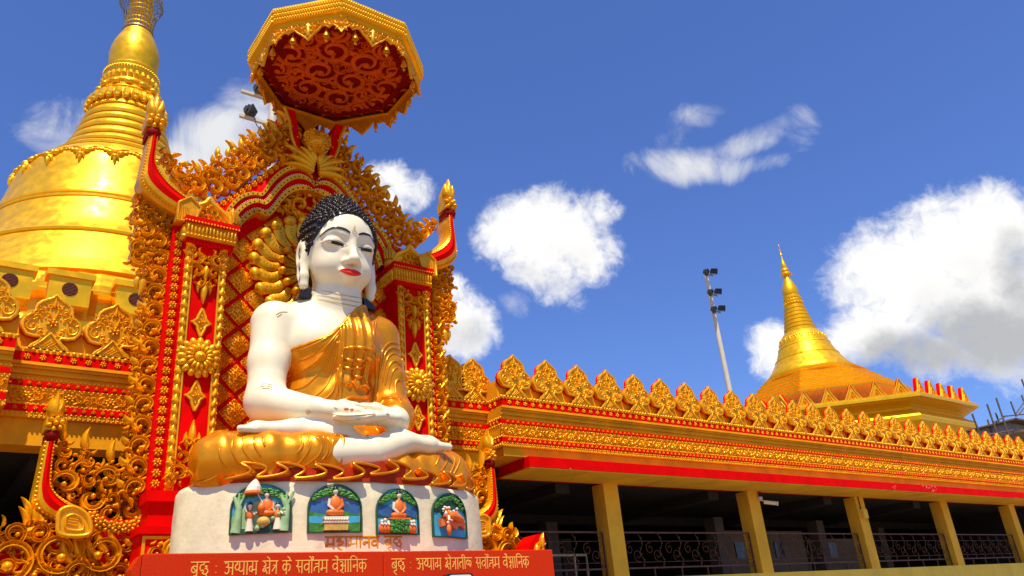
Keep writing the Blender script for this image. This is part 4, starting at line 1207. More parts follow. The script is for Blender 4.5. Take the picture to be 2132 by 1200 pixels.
# ------------------------------------------------------------------ octagonal canopy over the statue
KX, KY, KZ = 5.16, 11.27, 12.12
AP = 1.46
can = empty('canopy', (KX, KY, 11.3), 'gold octagonal canopy with a red carved underside and hanging bells', 'canopy')


def octring(r, z, off=PI / 8):
    rr = r / math.cos(PI / 8)
    return [(KX + rr * math.cos(off + k * PI / 4), KY + rr * math.sin(off + k * PI / 4), z) for k in range(8)]


def octshell(prof, mb, mi=None, closed=False):
    vs = []
    for r, z in prof: vs += octring(r, z)
    fs = [(j * 8 + k, j * 8 + (k + 1) % 8, (j + 1) * 8 + (k + 1) % 8, (j + 1) * 8 + k) for j in range(len(prof) - 1) for k in range(8)]
    if closed: fs.append(tuple(range((len(prof) - 1) * 8, len(prof) * 8)))
    mb.add(vs, fs, mi)


b = MB()
octshell([(AP - .10, 11.72), (AP - .02, 11.72), (AP - .02, 11.80), (AP + .04, 11.82), (AP + .04, 11.88), (AP - .0, 11.90), (AP + .05, 11.92), (AP + .05, 11.98), (AP + .01, 12.0), (AP + .06, 12.02), (AP + .06, 12.09), (AP + .04, 12.12), (AP - .1, 12.16), (.9, 12.45), (.55, 12.7), (.45, 12.72), (.44, 12.85), (.30, 13.0), (.24, 13.3), (.12, 13.6), (.05, 14.1), (.02, 14.3)], b, closed=True)
b.build('canopy_roof', 'stupa_gold', can)
b = MB()
for f in range(8):
    a = f * PI / 4 - PI / 2; L = 2 * AP * math.tan(PI / 8)
    for z in (11.85, 11.95, 12.055):
        for k in range(26):
            u = (-.5 + (k + .5) / 26) * L; m = MB(); m.dome(0, 0, .032, 0, .03, 5, 2, .02)
            b.add([(KX + (AP + .045 - p[1]) * math.cos(a) - (u + p[0]) * math.sin(a), KY + (AP + .045 - p[1]) * math.sin(a) + (u + p[0]) * math.cos(a), z + p[2]) for p in m.v], m.f)
b.build('beaded_tiers', 'stupa_gold', can, smooth=True, sharp=60)


def face_pt(f, u, z, d=0.0):
    a = f * PI / 4 - PI / 2; r = AP - .03 + d
    return (KX + r * math.cos(a) - u * math.sin(a), KY + r * math.sin(a) + u * math.cos(a), z)


vl = MB()                                         # one side of the lace valance, in its own plane
Lh = AP * math.tan(PI / 8)
edge = [(-Lh, 11.36), (-Lh * .80, 11.62), (-Lh * .72, 11.55), (-Lh * .55, 11.62), (-Lh * .42, 11.52), (-Lh * .22, 11.56), (-.09, 11.44), (0, 11.30), (.09, 11.44), (Lh * .22, 11.56), (Lh * .42, 11.52), (Lh * .55, 11.62), (Lh * .72, 11.55), (Lh * .80, 11.62), (Lh, 11.36)]
edge = [(-Lh, 11.38), (-Lh * .86, 11.52), (-Lh * .72, 11.60), (-Lh * .6, 11.54), (-Lh * .45, 11.63), (-Lh * .3, 11.52), (-.1, 11.45), (0, 11.33), (.1, 11.45), (Lh * .3, 11.52), (Lh * .45, 11.63), (Lh * .6, 11.54), (Lh * .72, 11.60), (Lh * .86, 11.52), (Lh, 11.38)]
vl.prism([(-Lh, 11.74)] + edge + [(Lh, 11.74)], -.015, .015)
vl.ribbon(edge, .016, .02, -.015)
for s in (-1, 1):
    for (u, z, R) in ((.07, 11.64, .07), (.09, 11.52, .055), (.22, 11.66, .06), (.34, 11.65, .07), (.42, 11.60, .06), (.53, 11.62, .07), (.54, 11.50, .05), (.16, 11.60, .045), (.28, 11.60, .04)):
        scroll(vl, s * u, z, R, 1 if s > 0 else PI - 1, s, -.015, .03, 3, 9)
leaf(vl, 0, 11.42, PI / 2, .3, .045, 0, -.015, .045)
beads(vl, [(-Lh, 11.72), (Lh, 11.72)], .018, -.015, .02, .05, 5)
v0 = None
for f in range(8):
    a = f * PI / 4
    if v0 is None:
        m = MB(); m.f = vl.f; m.m = [0] * len(vl.f); m.v = [(KX + x, KY - (AP - .04) + y, z) for x, y, z in vl.v]
        v0 = o = m.build('lace_valance', 'carved_gold', can, smooth=True, sharp=60)
    else:
        o = v0.copy(); COL.objects.link(o); o.parent = can
    o.rotation_euler.z = a
# underside: red ceiling, orange carved scrolls, inner dark ring
b = MB(); b.add(octring(AP - .08, 11.78) + octring(AP - .30, 11.70) + octring(AP - .34, 11.76), [tuple((k, (k + 1) % 8, 8 + (k + 1) % 8, 8 + k)) for k in range(8)] + [(8 + k, 8 + (k + 1) % 8, 16 + (k + 1) % 8, 16 + k) for k in range(8)] + [tuple(range(16, 24))])
b.build('canopy_ceiling', 'dark_red_paint', can)
w = MB(); ro_ = AP - .20; to_ = ro_ * math.tan(PI / 8)
half_o = [(.03, -ro_), (to_, -ro_), (ro_, -to_), (ro_, to_), (to_, ro_), (.03, ro_)]
for x_, z_, r_ in pack(half_o, (.32, .25, .18, .13, .09, .06, .04), 77, 3500, .84, .9):
    sg_ = 1 if (int(x_ * 50) + int(z_ * 37)) % 2 else -1
    scroll(w, x_, z_, r_ * 1.08, -PI / 2 + sg_ * .5, sg_, 0, .03, 5 if r_ > .1 else 2, 20 if r_ > .1 else 9, 1.35, .62)
m = MB(); m.add([(KX + s_ * p[0], KY + p[2], 11.758 + p[1]) for s_ in (1, -1) for p in w.v], w.f + [tuple(i + len(w.v) for i in f_[::-1]) for f_ in w.f])
m.build('ceiling_scrolls', 'orange_relief', can, smooth=True, sharp=60)
# bells along the hem
b0 = None
for f in range(8):
    for u in (-Lh * .5, Lh * .5):
        p = face_pt(f, u, 11.50, -.06)
        if b0 is None:
            m = MB(); X, Y, Z = p
            m.lathe([(.055, -.10), (.05, -.07), (.038, -.03), (.03, .01), (.012, .03), (.008, .1)], 0, 0, 12); m.ball((0, 0, -.12), .018, 6, 4)
            m.v = [(x + X, y + Y, z + Z) for x, y, z in m.v]
            b0 = o = m.build('bell', 'dull_gold', can, loc=p, smooth=True)
            m = MB(); m.prism([(X, Z - .23), (X + .03, Z - .19), (X + .025, Z - .165), (X, Z - .175), (X - .025, Z - .165), (X - .03, Z - .19)], Y - .004, Y + .004); m.box(X - .004, X + .004, Y - .003, Y + .003, Z - .174, Z - .12)
            m.build('clapper_leaf', 'dull_gold', b0, loc=p)
        else:
            o = b0.copy(); COL.objects.link(o); o.parent = can; o.location = (p[0] - KX, p[1] - KY, p[2] - 11.3)
            for kk in kids(b0): c2 = kk.copy(); COL.objects.link(c2); c2.parent = o

# ------------------------------------------------------------------ seated statue (carved as a distance field, meshed as one skin)
BX, BY, BZ = XC, 11.0, 3.95
bud = empty('seated_statue', (BX, BY, BZ), 'large white seated Buddha statue in a golden robe meditating on a white pedestal', 'statue')


class Field:
    def __init__(s, lo, hi, h):
        s.lo = np.array(lo, np.float32); s.h = h
        s.n = [int(math.ceil((b - a) / h)) + 1 for a, b in zip(lo, hi)]
        s.ax = [s.lo[i] + h * np.arange(s.n[i], dtype=np.float32) for i in range(3)]
        s.D = np.full(s.n, 2.0, np.float32)

    def sl(s, lo, hi, pad):
        out = []
        for i in range(3):
            a = max(0, int((lo[i] - pad - s.lo[i]) / s.h)); b = min(s.n[i], int((hi[i] + pad - s.lo[i]) / s.h) + 2)
            out.append(slice(a, max(a, b)))
        return tuple(out)

    def pts(s, c): return np.meshgrid(s.ax[0][c[0]], s.ax[1][c[1]], s.ax[2][c[2]], indexing='ij')

    def smin(s, c, d, k):
        a = s.D[c]
        if a.size == 0: return
        hh = np.clip(.5 + .5 * (a - d) / k, 0, 1)
        s.D[c] = a * (1 - hh) + d * hh - k * hh * (1 - hh)

    def cut(s, c, d, k):
        a = s.D[c]; b = -d
        hh = np.clip(.5 - .5 * (a - b) / k, 0, 1)
        s.D[c] = a * (1 - hh) + b * hh + k * hh * (1 - hh)

    def ell(s, c, r, k=.1, infl=0.0, cut=False):
        r = [q_ + infl for q_ in r]; w = s.sl([c[i] - r[i] for i in range(3)], [c[i] + r[i] for i in range(3)], k + .12)
        X, Y, Z = s.pts(w)
        px, py, pz = (X - c[0]) / r[0], (Y - c[1]) / r[1], (Z - c[2]) / r[2]
        k0 = np.sqrt(px * px + py * py + pz * pz) + 1e-6; k1 = np.sqrt((px / r[0]) ** 2 + (py / r[1]) ** 2 + (pz / r[2]) ** 2) + 1e-6
        d = k0 * (k0 - 1) / k1
        (s.cut if cut else s.smin)(w, d, k)

    def cap(s, a, b, ra, rb, k=.1, infl=0.0, flat=1.0):
        ra += infl; rb += infl; m = max(ra, rb)
        w = s.sl([min(a[i], b[i]) - m for i in range(3)], [max(a[i], b[i]) + m for i in range(3)], k + .12)
        X, Y, Z = s.pts(w); e = np.array(b) - np.array(a)
        t = np.clip(((X - a[0]) * e[0] + (Y - a[1]) * e[1] + (Z - a[2]) * e[2]) / float(e @ e), 0, 1)
        d = np.sqrt((X - a[0] - t * e[0]) ** 2 + (Y - a[1] - t * e[1]) ** 2 + ((Z - a[2] - t * e[2]) / flat) ** 2) - (ra + t * (rb - ra))
        s.smin(w, d, k)

    def chain(s, pts, rad, k=.1, infl=0.0, flat=1.0):
        for i in range(len(pts) - 1): s.cap(pts[i], pts[i + 1], rad[i], rad[i + 1], k, infl, flat)

    def mesh(s):
        """surface nets"""
        D = s.D; ins = D < 0; n = s.n
        cnt = np.zeros([q_ - 1 for q_ in n], np.int8)
        for i in (0, 1):
            for j in (0, 1):
                for k in (0, 1): cnt += ins[i:n[0] - 1 + i, j:n[1] - 1 + j, k:n[2] - 1 + k]
        act = np.argwhere((cnt > 0) & (cnt < 8)); idx = np.full([q_ - 1 for q_ in n], -1, np.int64)
        idx[tuple(act.T)] = np.arange(len(act))
        cor = np.array([(i, j, k) for i in (0, 1) for j in (0, 1) for k in (0, 1)])
        val = np.stack([D[act[:, 0] + c[0], act[:, 1] + c[1], act[:, 2] + c[2]] for c in cor], 1)
        P = np.zeros((len(act), 3)); W_ = np.zeros(len(act))
        for a in range(8):
            for b in range(a + 1, 8):
                if np.abs(cor[a] - cor[b]).sum() != 1: continue
                va, vb = val[:, a], val[:, b]; m = (va < 0) != (vb < 0)
                t = np.where(m, va / np.where(m, va - vb, 1), 0)
                P += np.where(m[:, None], cor[a] + t[:, None] * (cor[b] - cor[a]), 0); W_ += m
        V = s.lo + s.h * (act + P / W_[:, None]); F = []
        for ax in range(3):
            u, v = (ax + 1) % 3, (ax + 2) % 3
            A = np.moveaxis(ins, ax, 0); ch = np.argwhere(A[:-1] != A[1:])
            full = np.empty((len(ch), 3), int); o = [ax] + [q_ for q_ in range(3) if q_ != ax]
            full[:, o[0]] = ch[:, 0]; full[:, o[1]] = ch[:, 1]; full[:, o[2]] = ch[:, 2]
            ok = (full[:, u] > 0) & (full[:, v] > 0) & (full[:, u] < n[u] - 1) & (full[:, v] < n[v] - 1); full = full[ok]
            q4 = []
            for du, dv in ((1, 1), (0, 1), (0, 0), (1, 0)):
                c = full.copy(); c[:, u] -= du; c[:, v] -= dv; q4.append(idx[tuple(c.T)])
            q4 = np.stack(q4, 1); fl = ins[tuple(full.T)]
            q4[~fl] = q4[~fl][:, ::-1]; F.append(q4)
        F = np.concatenate(F); F = F[(F >= 0).all(1)]
        return V, F

    def build(s, name, m, parent):
        V, F = s.mesh(); me = bpy.data.meshes.new(name)
        me.from_pydata(V.tolist(), [], F.tolist()); me.materials.append(M[m])
        me.polygons.foreach_set('use_smooth', [True] * len(me.polygons)); me.update()
        o = bpy.data.objects.new(name, me); COL.objects.link(o); o.parent = parent
        WLOC[o.name] = (BX, BY, BZ)
        return o, BVHTree.FromPolygons(V.tolist(), F.tolist())


# --- the skin
sk = Field((-1.95, -1.5, -.25), (2.0, 1.0, 4.75), .0185)
HD = -.03


def torso(f, infl=0.0, k=.16):
    f.ell((0, .22, .5), (1.02, .72, .55), k, infl)
    f.ell((-.03, .24, 1.2), (.73, .52, .95), k, infl)
    f.ell((-.34, .12, 2.16), (.50, .50, .48), .2, infl); f.ell((.26, .12, 2.16), (.50, .50, .48), .2, infl)
    f.ell((-.04, .26, 2.2), (.88, .54, .70), k, infl)
    f.cap((-.94, .26, 2.53), (.78, .26, 2.53), .32, .32, .18, infl)
    f.cap((-.52, .26, 2.72), (0, .16, 2.98), .2, .3, .2, infl); f.cap((.5, .26, 2.72), (0, .16, 2.98), .2, .3, .2, infl)


def right_sleeve(f, infl=0.0):
    f.chain([(.82, .24, 2.48), (.87, .12, 1.8), (.88, -.02, 1.18)], [.33, .29, .29], .14, infl)
    f.cap((.88, -.02, 1.16), (.72, -.50, .92), .28, .21, .14, infl)


torso(sk)
sk.chain([(0, .14, 2.7), (0, .08, 3.0), (0, .06, 3.35)], [.40, .37, .38], .12)
sk.chain([(-.98, .22, 2.47), (-1.08, .10, 1.8), (-1.14, -.02, 1.16)], [.33, .275, .275], .12)      # arm on the bare side
sk.cap((-1.14, -.02, 1.14), (-.66, -.66, .90), .275, .18, .14)
# hands in the lap, palms up, one over the other
sk.chain([(-.66, -.66, .90), (-.45, -.80, .86), (-.22, -.86, .84)], [.175, .16, .13], .1, 0, .85)
sk.ell((-.30, -.82, .86), (.26, .17, .10), .06)
for k_, (dy, L_) in enumerate(((-.155, .62), (-.07, .70), (.015, .66), (.09, .55))):
    y0 = -.86 + dy * .9
    sk.chain([(-.18, y0, .845), (.10, y0 - .01, .80 - .012 * k_), (.10 + L_ * .33, y0 + .0, .795), (.10 + L_ * .62, y0 + .01, .815)], [.062, .060, .052, .036], .03)
sk.chain([(-.42, -.74, .93), (-.26, -.74, .99), (-.07, -.76, 1.00)], [.09, .075, .048], .05)
sk.chain([(.74, -.50, .90), (.62, -.66, .86), (.48, -.82, .80)], [.20, .185, .15], .1)
sk.ell((.30, -.90, .79), (.28, .17, .10), .06)
for k_, (dy, L_) in enumerate(((-.15, .66), (-.06, .72), (.02, .68), (.10, .56))):
    y0 = -.95 + dy * .85
    sk.chain([(.22, y0, .79), (-.06, y0 - .02, .735), (-.06 - L_ * .30, y0 - .0, .725), (-.06 - L_ * .60, y0 + .03, .735)], [.062, .060, .052, .036], .03)
sk.chain([(.46, -.72, .93), (.26, -.74, .99), (.03, -.76, 1.00)], [.10, .078, .048], .05)
# crossed shins and upturned feet
sk.chain([(-.48, -.84, .24), (.12, -.87, .30), (.50, -.84, .42)], [.25, .215, .19], .1)
sk.chain([(.44, -.82, .46), (.68, -.78, .50), (1.10, -.76, .49), (1.38, -.72, .485)], [.19, .185, .15, .085], .1, 0, .85)
for k_ in range(5): sk.chain([(1.26 - .03 * k_, -.84 + .075 * k_, .475), (1.45 - .05 * k_, -.81 + .085 * k_, .475)], [.06, .045 if k_ else .055], .03)
sk.chain([(.2, -.55, .40), (-.25, -.66, .55), (-.45, -.68, .58), (-.95, -.62, .60), (-1.45, -.58, .575), (-1.6, -.56, .56)], [.2, .19, .19, .16, .12, .07], .1, 0, .85)
for k_ in range(5): sk.chain([(-1.5 + .03 * k_, -.70 + .07 * k_, .55), (-1.70 + .05 * k_, -.68 + .075 * k_, .55)], [.055, .045], .03)
# head
sk.ell((0, .04, 4.02), (.59, .64, .66), .1)
sk.ell((0, -.05, 3.68), (.525, .455, .56), .12)
sk.ell((-.22, -.18, 3.44), (.26, .265, .26), .12); sk.ell((.22, -.18, 3.44), (.26, .265, .26), .12)
sk.ell((0, -.20, 3.28), (.26, .24, .14), .10)
sk.ell((0, -.355, 3.215), (.11, .10, .085), .07)
sk.ell((-.24, -.58, 3.75), (.17, .08, .10), .08, cut=True); sk.ell((.24, -.58, 3.75), (.17, .08, .10), .08, cut=True)
sk.ell((-.25, -.355, 3.76), (.20, .165, .125), .03); sk.ell((.25, -.355, 3.76), (.20, .165, .125), .03)
sk.chain([(0, -.455, 3.98), (0, -.50, 3.78), (0, -.575, 3.50)], [.045, .05, .075], .06)
sk.ell((0, -.575, 3.455), (.09, .085, .075), .04)
sk.ell((-.085, -.50, 3.44), (.07, .085, .06), .035); sk.ell((.085, -.50, 3.44), (.07, .085, .06), .035)
for sx in (-1, 1):
    sk.chain([(sx * .08, -.49, 3.90), (sx * .28, -.475, 3.965), (sx * .45, -.38, 3.90)], [.02, .022, .02], .09)
    # long ear: rim, hollow, lobe
    sk.ell((sx * .60, .10, 3.72), (.075, .165, .27), .05)
    sk.chain([(sx * .60, .07, 3.6), (sx * .60, .03, 3.3), (sx * .585, .03, 3.14)], [.10, .085, .075], .05)
    sk.ell((sx * .70, .06, 3.70), (.06, .09, .17), .03, cut=True)
    sk.ell((sx * .70, .02, 3.32), (.055, .03, .20), .02, cut=True)
sk.ell((0, -.46, 3.265), (.19, .05, .085), .06)
skin, SKB = sk.build('body', 'white_paint', bud)


def edge_z(x): return np.interp(x, [-1.6, -1.2, -.99, -.65, -.32, -.1, .10, .28, .5, .75, 1.3], [1.86, 1.93, 1.97, 2.05, 2.20, 2.43, 2.70, 2.87, 2.98, 3.4, 3.6])


# --- the robe: chest wrap and sleeve, then the wrapped legs
rb = Field((-2.4, -1.6, -.32), (2.3, 1.1, 3.35), .021)
torso(rb, .03)
right_sleeve(rb, .03)
X_, Y_, Z_ = np.meshgrid(*rb.ax, indexing='ij')
# sash laid over the shoulder, pleated
sash = np.clip((.30 - np.abs(X_ - .17 - .05 * (Z_ - 2.2))) / .03, 0, 1) * np.clip((Z_ - 1.42) / .06, 0, 1) * (Y_ < .1)
rb.D -= (.05 * sash + sash * .022 * np.clip((3.0 - Z_) * 2.5, 0, 1) * np.sin(X_ * 38 + .4)).astype(np.float32)
# soft drapery running from the waist up to the shoulder
ph = (Z_ - 1.2) * 1.0 - .75 * np.maximum(X_ + .95, 0) ** 1.5
rb.D -= (.012 * np.sin(ph * 15) * np.clip((.0 - X_) * 4, 0, 1) * (Y_ < .2)).astype(np.float32)
arm = np.clip((X_ - .80) * 6, 0, 1)
rb.D -= (.013 * np.sin(26 * np.sqrt((Z_ - 1.25) ** 2 + (1.1 * (Y_ + .1)) ** 2)) * arm * (Z_ < 2.2) * (Z_ > .7)).astype(np.float32)
rb.D = np.maximum(rb.D, (Z_ - edge_z(X_)).astype(np.float32) * .75)
rb.D = np.maximum(rb.D, (-X_ - 1.02).astype(np.float32))
# wide mouth of the sleeve at the wrist
rb.chain([(.88, -.02, 1.16), (.82, -.30, 1.02), (.76, -.42, .96)], [.31, .29, .29], .08)
rb.chain([(.92, .0, 1.1), (.97, -.1, .55), (1.0, -.1, .3)], [.2, .15, .2], .15)
legs = Field((-2.4, -1.6, -.32), (2.3, 1.1, 3.35), .021)
legs.chain([(-.5, .25, .38), (-1.3, -.05, .26), (-1.82, -.36, .17)], [.42, .40, .37], .16)
legs.chain([(-1.80, -.32, .19), (-1.28, -.55, .21), (-.70, -.73, .24), (-.36, -.78, .26)], [.37, .34, .31, .29], .14)
legs.chain([(.5, .25, .36), (1.2, -.05, .22), (1.66, -.34, .10)], [.42, .40, .37], .16)
legs.chain([(1.66, -.34, .12), (1.1, -.58, .10), (.55, -.72, .04), (.15, -.76, -.06)], [.37, .33, .28, .2], .14)
legs.ell((.02, -.05, -.02), (1.9, .95, .34), .15)
w = np.sqrt((X_ / 2.16) ** 2 + (Y_ / 1.03) ** 2)
for s_, x0 in ((-1, -1.75), (1, 1.6)):
    rr_ = np.sqrt((X_ - x0) ** 2 + (Z_ - .2) ** 2)
    legs.D -= (.010 * np.sin(rr_ * 22) * np.clip((rr_ - .5) * 3, 0, 1)).astype(np.float32)
skirt = np.maximum(w - 1.0, np.abs(Z_ + .17) - .06) * .8
hh_ = np.clip(.5 + .5 * (legs.D - skirt) / .12, 0, 1); legs.D = (legs.D * (1 - hh_) + skirt * hh_ - .12 * hh_ * (1 - hh_)).astype(np.float32)
rb.D = np.minimum(rb.D, legs.D)
del X_, Y_, Z_, w
robe, RBB = rb.build('robe', 'robe_gold', bud)


def hit(px, py, bvh, off=0.0):
    d = Vector(ray(px, py)).normalized(); o = Vector((0 - BX, 0 - BY, CAMZ - BZ))
    h = bvh.ray_cast(o, d)
    if h[0] is None: return None
    return h[0] + h[1] * off


def front(x, z, bvh, off=0.0):
    h = bvh.ray_cast(Vector((x, -3, z)), Vector((0, 1, 0)))
    if h[0] is None: return None
    return h[0] + Vector((0, -off, 0))


def relb(mb): mb.v = [(x + BX, y + BY, z + BZ) for x, y, z in mb.v]; return mb


def ridge(mb, pts, bvh, r=.02, off=0.0, n=6):
    P = [hit(x, y, bvh, off) for x, y in cr(pts, 6)]; P = [p for p in P if p is not None]
    Q2 = [P[0]] if P else []
    for p in P[1:]:
        if (p - Q2[-1]).length < .35: Q2.append(p)
    if len(Q2) < 3: return
    k = len(Q2); mb.tube(Q2, [r * (.25 + .75 * math.sin(PI * min(1, max(0, (i + .5) / k))) ** .5) for i in range(k)], n)


zz1 = lambda pts: [(480 + a / 3.0, 600 + b / 3.0) for a, b in pts]
zz2 = lambda pts: [(600 + a / 5.4556, 800 + b / 5.4545) for a, b in pts]
b = MB()
for pts in ([(375, 400), (480, 370), (600, 310), (690, 235)], [(370, 470), (480, 445), (590, 370), (690, 255)], [(370, 560), (470, 525), (580, 420), (680, 285)], [(380, 640), (480, 600), (590, 480), (672, 330)],
            [(430, 700), (500, 690), (590, 620), (640, 500), (680, 330)], [(560, 715), (640, 640), (672, 500)], [(650, 700), (675, 600), (685, 480)]):
    ridge(b, zz1(pts), RBB, .017)
for pts in ([(930, 490), (950, 390), (1000, 340), (1062, 352)], [(938, 560), (962, 420), (1010, 372), (1066, 395)], [(948, 590), (975, 450), (1020, 410), (1070, 440)], [(965, 610), (990, 490), (1030, 455), (1070, 490)], [(990, 640), (1005, 540), (1040, 500), (1072, 540)],
            [(1035, 680), (1030, 600), (1050, 570), (1072, 600)], [(920, 640), (930, 560), (935, 480)], [(930, 740), (960, 700), (1020, 690), (1070, 720)], [(905, 180), (890, 250), (905, 360)], [(925, 130), (910, 200), (895, 290)], [(945, 690), (1010, 680), (1060, 700)]):
    ridge(b, zz1(pts), RBB, .018)
for pts in ([(20, 935), (8, 1000), (30, 1060), (60, 1100)], [(75, 940), (80, 1000), (120, 1060), (180, 1110)], [(-70, 1000), (-60, 1060), (-20, 1120)], [(150, 925), (150, 980), (190, 1050)], [(200, 930), (215, 990)],
            [(440, 925), (450, 980), (415, 1035)], [(490, 930), (495, 1000), (440, 1080), (380, 1130)], [(540, 930), (570, 980), (545, 1050), (450, 1120)], [(575, 925), (605, 975), (600, 1040), (530, 1110)], [(600, 925), (628, 985), (610, 1060)], [(640, 935), (632, 1010), (590, 1075)]):
    ridge(b, zz1(pts), RBB, .018)
for pts in ([(1288, 1025), (1300, 1060), (1278, 1112)], [(1330, 1035), (1350, 1085), (1312, 1142)], [(1368, 1030), (1402, 1080), (1370, 1160)], [(1395, 1022), (1432, 1075), (1392, 1165)], [(870, 1045), (872, 1075), (890, 1100)], [(925, 1035), (928, 1070), (950, 1110)], [(990, 1022), (985, 1060), (1010, 1105)], [(1050, 1012), (1040, 1050), (1060, 1090)], [(1090, 1012), (1100, 1030), (1090, 1060)]):
    ridge(b, zz1(pts), RBB, .015)
# hem of the wrap round the front shin and the edge of the chest wrap
ridge(b, zz1([(650, 918), (690, 925), (704, 955), (700, 1020), (688, 1085), (684, 1120)]), RBB, .028)
P = []
for i in range(40):
    x = -1.0 + 1.45 * i / 39; p = front(x, float(edge_z(x)) - .035, RBB)
    if p is not None: P.append(p)
b.tube(P, .017, 6)
relb(b).build('robe_folds', 'robe_gold', robe, loc=(BX, BY, BZ), smooth=True, sharp=0)
# folded cloth tumbling down the chest
b = MB()
for pts in ([(718, 728), (718, 745), (733, 751), (741, 742), (738, 729)], [(741, 731), (742, 748), (755, 751), (761, 737), (753, 727)], [(761, 729), (765, 746), (774, 749), (778, 735)], [(716, 726), (735, 724), (757, 725), (778, 729)],
            [(718, 750), (714, 760), (722, 767), (738, 767), (754, 765), (758, 757)], [(738, 767), (736, 778), (742, 785), (756, 785), (760, 774)], [(742, 786), (738, 800), (744, 806), (760, 804), (768, 812), (766, 824), (752, 830), (728, 829), (713, 838), (711, 850)], [(764, 752), (760, 780), (764, 800)], [(713, 740), (709, 790), (708, 845)], [(782, 735), (784, 790), (778, 845)]):
    ridge(b, pts, RBB, .030, .004)
relb(b).build('folded_sash', 'robe_gold', robe, loc=(BX, BY, BZ), smooth=True, sharp=0)
# rippled hem lying on the pedestal
b = MB()
hem = []
for i in range(640):
    t = i / 639; a = math.radians(196 + 148 * t)
    ph_ = t * 2 * PI * 11
    aa = a + .058 * math.sin(2 * ph_ + 2.2); z = -.05 + .095 * math.sin(ph_) + .03 * math.sin(t * 9) + (.12 * math.exp(-((t - .55) / .08) ** 2))
    hem.append((2.28 * math.cos(aa), -.0 + 1.14 * math.sin(aa) - .035 * math.cos(ph_), z))
nn = len(hem)
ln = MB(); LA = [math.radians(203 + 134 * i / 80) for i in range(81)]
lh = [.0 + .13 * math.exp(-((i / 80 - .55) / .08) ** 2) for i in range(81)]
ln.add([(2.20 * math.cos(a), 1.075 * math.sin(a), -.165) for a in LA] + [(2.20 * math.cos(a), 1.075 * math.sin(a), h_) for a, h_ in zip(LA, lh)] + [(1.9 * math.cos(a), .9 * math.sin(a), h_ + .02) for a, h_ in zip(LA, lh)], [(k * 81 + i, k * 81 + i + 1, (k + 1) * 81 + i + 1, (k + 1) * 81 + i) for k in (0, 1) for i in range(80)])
relb(ln).build('hem_backing', 'deep_red', robe, loc=(BX, BY, BZ), smooth=True)  # plain deep red band set behind the ripples of the hem
b.add(hem + [(x * .90, y * .90, z - .03) for x, y, z in hem], [(i, i + 1, nn + i + 1, nn + i) for i in range(nn - 1)])
b.tube(hem, .020, 6)
relb(b).build('rippled_hem', 'robe_gold', robe, loc=(BX, BY, BZ), smooth=True, sharp=0)

# --- hair of small spiral curls
hf = Field((-.8, -.75, 2.9), (.8, .9, 5.1), .02)
hf.ell((0, .05, 4.03), (.61, .66, .672), .1); hf.ell((0, .10, 3.6), (.585, .50, .5), .12)
hf.ell((0, .06, 4.55), (.36, .38, .36), .16)
X_, Y_, Z_ = np.meshgrid(*hf.ax, indexing='ij')
hl = 4.27 - .12 * np.abs(X_) - 1.02 * (Y_ + .52) - .45 * np.clip(np.abs(X_) - .36, 0, 1)
hf.D = np.maximum(hf.D, ((hl - Z_) * .68).astype(np.float32))
hair, HB = hf.build('hair', 'hair_black', bud)
b = MB(); cur = []
for row in range(20):
    el = -.55 + row * .110
    n = max(1, int(44 * math.cos(el)))
    for k in range(n):
        a = 2 * PI * (k + .5 * (row % 2)) / n
        d = Vector((math.cos(el) * math.cos(a), math.cos(el) * math.sin(a), math.sin(el)))
        h = HB.ray_cast(Vector((0, .05, 4.0)), d)
        hz_ = None
        p = q0 = None
        o = Vector((0, .05, 4.0)) + d * 2
        h = HB.ray_cast(o, -d)
        if h[0] is None: continue
        p, nr = h[0], h[1]
        if p.z < 4.27 - .12 * abs(p.x) - 1.02 * (p.y + .52) - .45 * max(0, abs(p.x) - .36) + .03: continue
        if any((p - c).length < .070 for c in cur): continue
        cur.append(p.copy())
for row in range(9):                              # crown
    for k in range(24):
        el = .1 + row * .17; n = max(1, int(24 * math.cos(el))); 
        if k >= n: continue
        a = 2 * PI * (k + .5 * (row % 2)) / n
        d = Vector((math.cos(el) * math.cos(a), math.cos(el) * math.sin(a), math.sin(el)))
        h = HB.ray_cast(Vector((0, .06, 4.6)) + d * 2, -d)
        if h[0] is None or any((h[0] - c).length < .070 for c in cur): continue
        cur.append(h[0].copy())
for p in cur:
    h = HB.find_nearest(p); nr = h[1]
    t1 = nr.cross(Vector((0, 0, 1))); t1 = t1.normalized() if t1.length > .01 else Vector((1, 0, 0)); t2 = nr.cross(t1)
    b.ball(tuple(p - nr * .006), .042, 8, 6)
    pts = []
    for i in range(15):
        f = i / 14; a = f * 4 * PI; r = .038 * (1 - f * .85)
        pts.append(p + nr * (.012 + .034 * f) + (t1 * math.cos(a) + t2 * math.sin(a)) * r)
    b.tube(pts, [.011] * 12 + [.010, .008, .005], 5)
relb(b).build('hair_curls', 'hair_black', hair, loc=(BX, BY, BZ), smooth=True, sharp=0)

# --- painted features, laid on the face


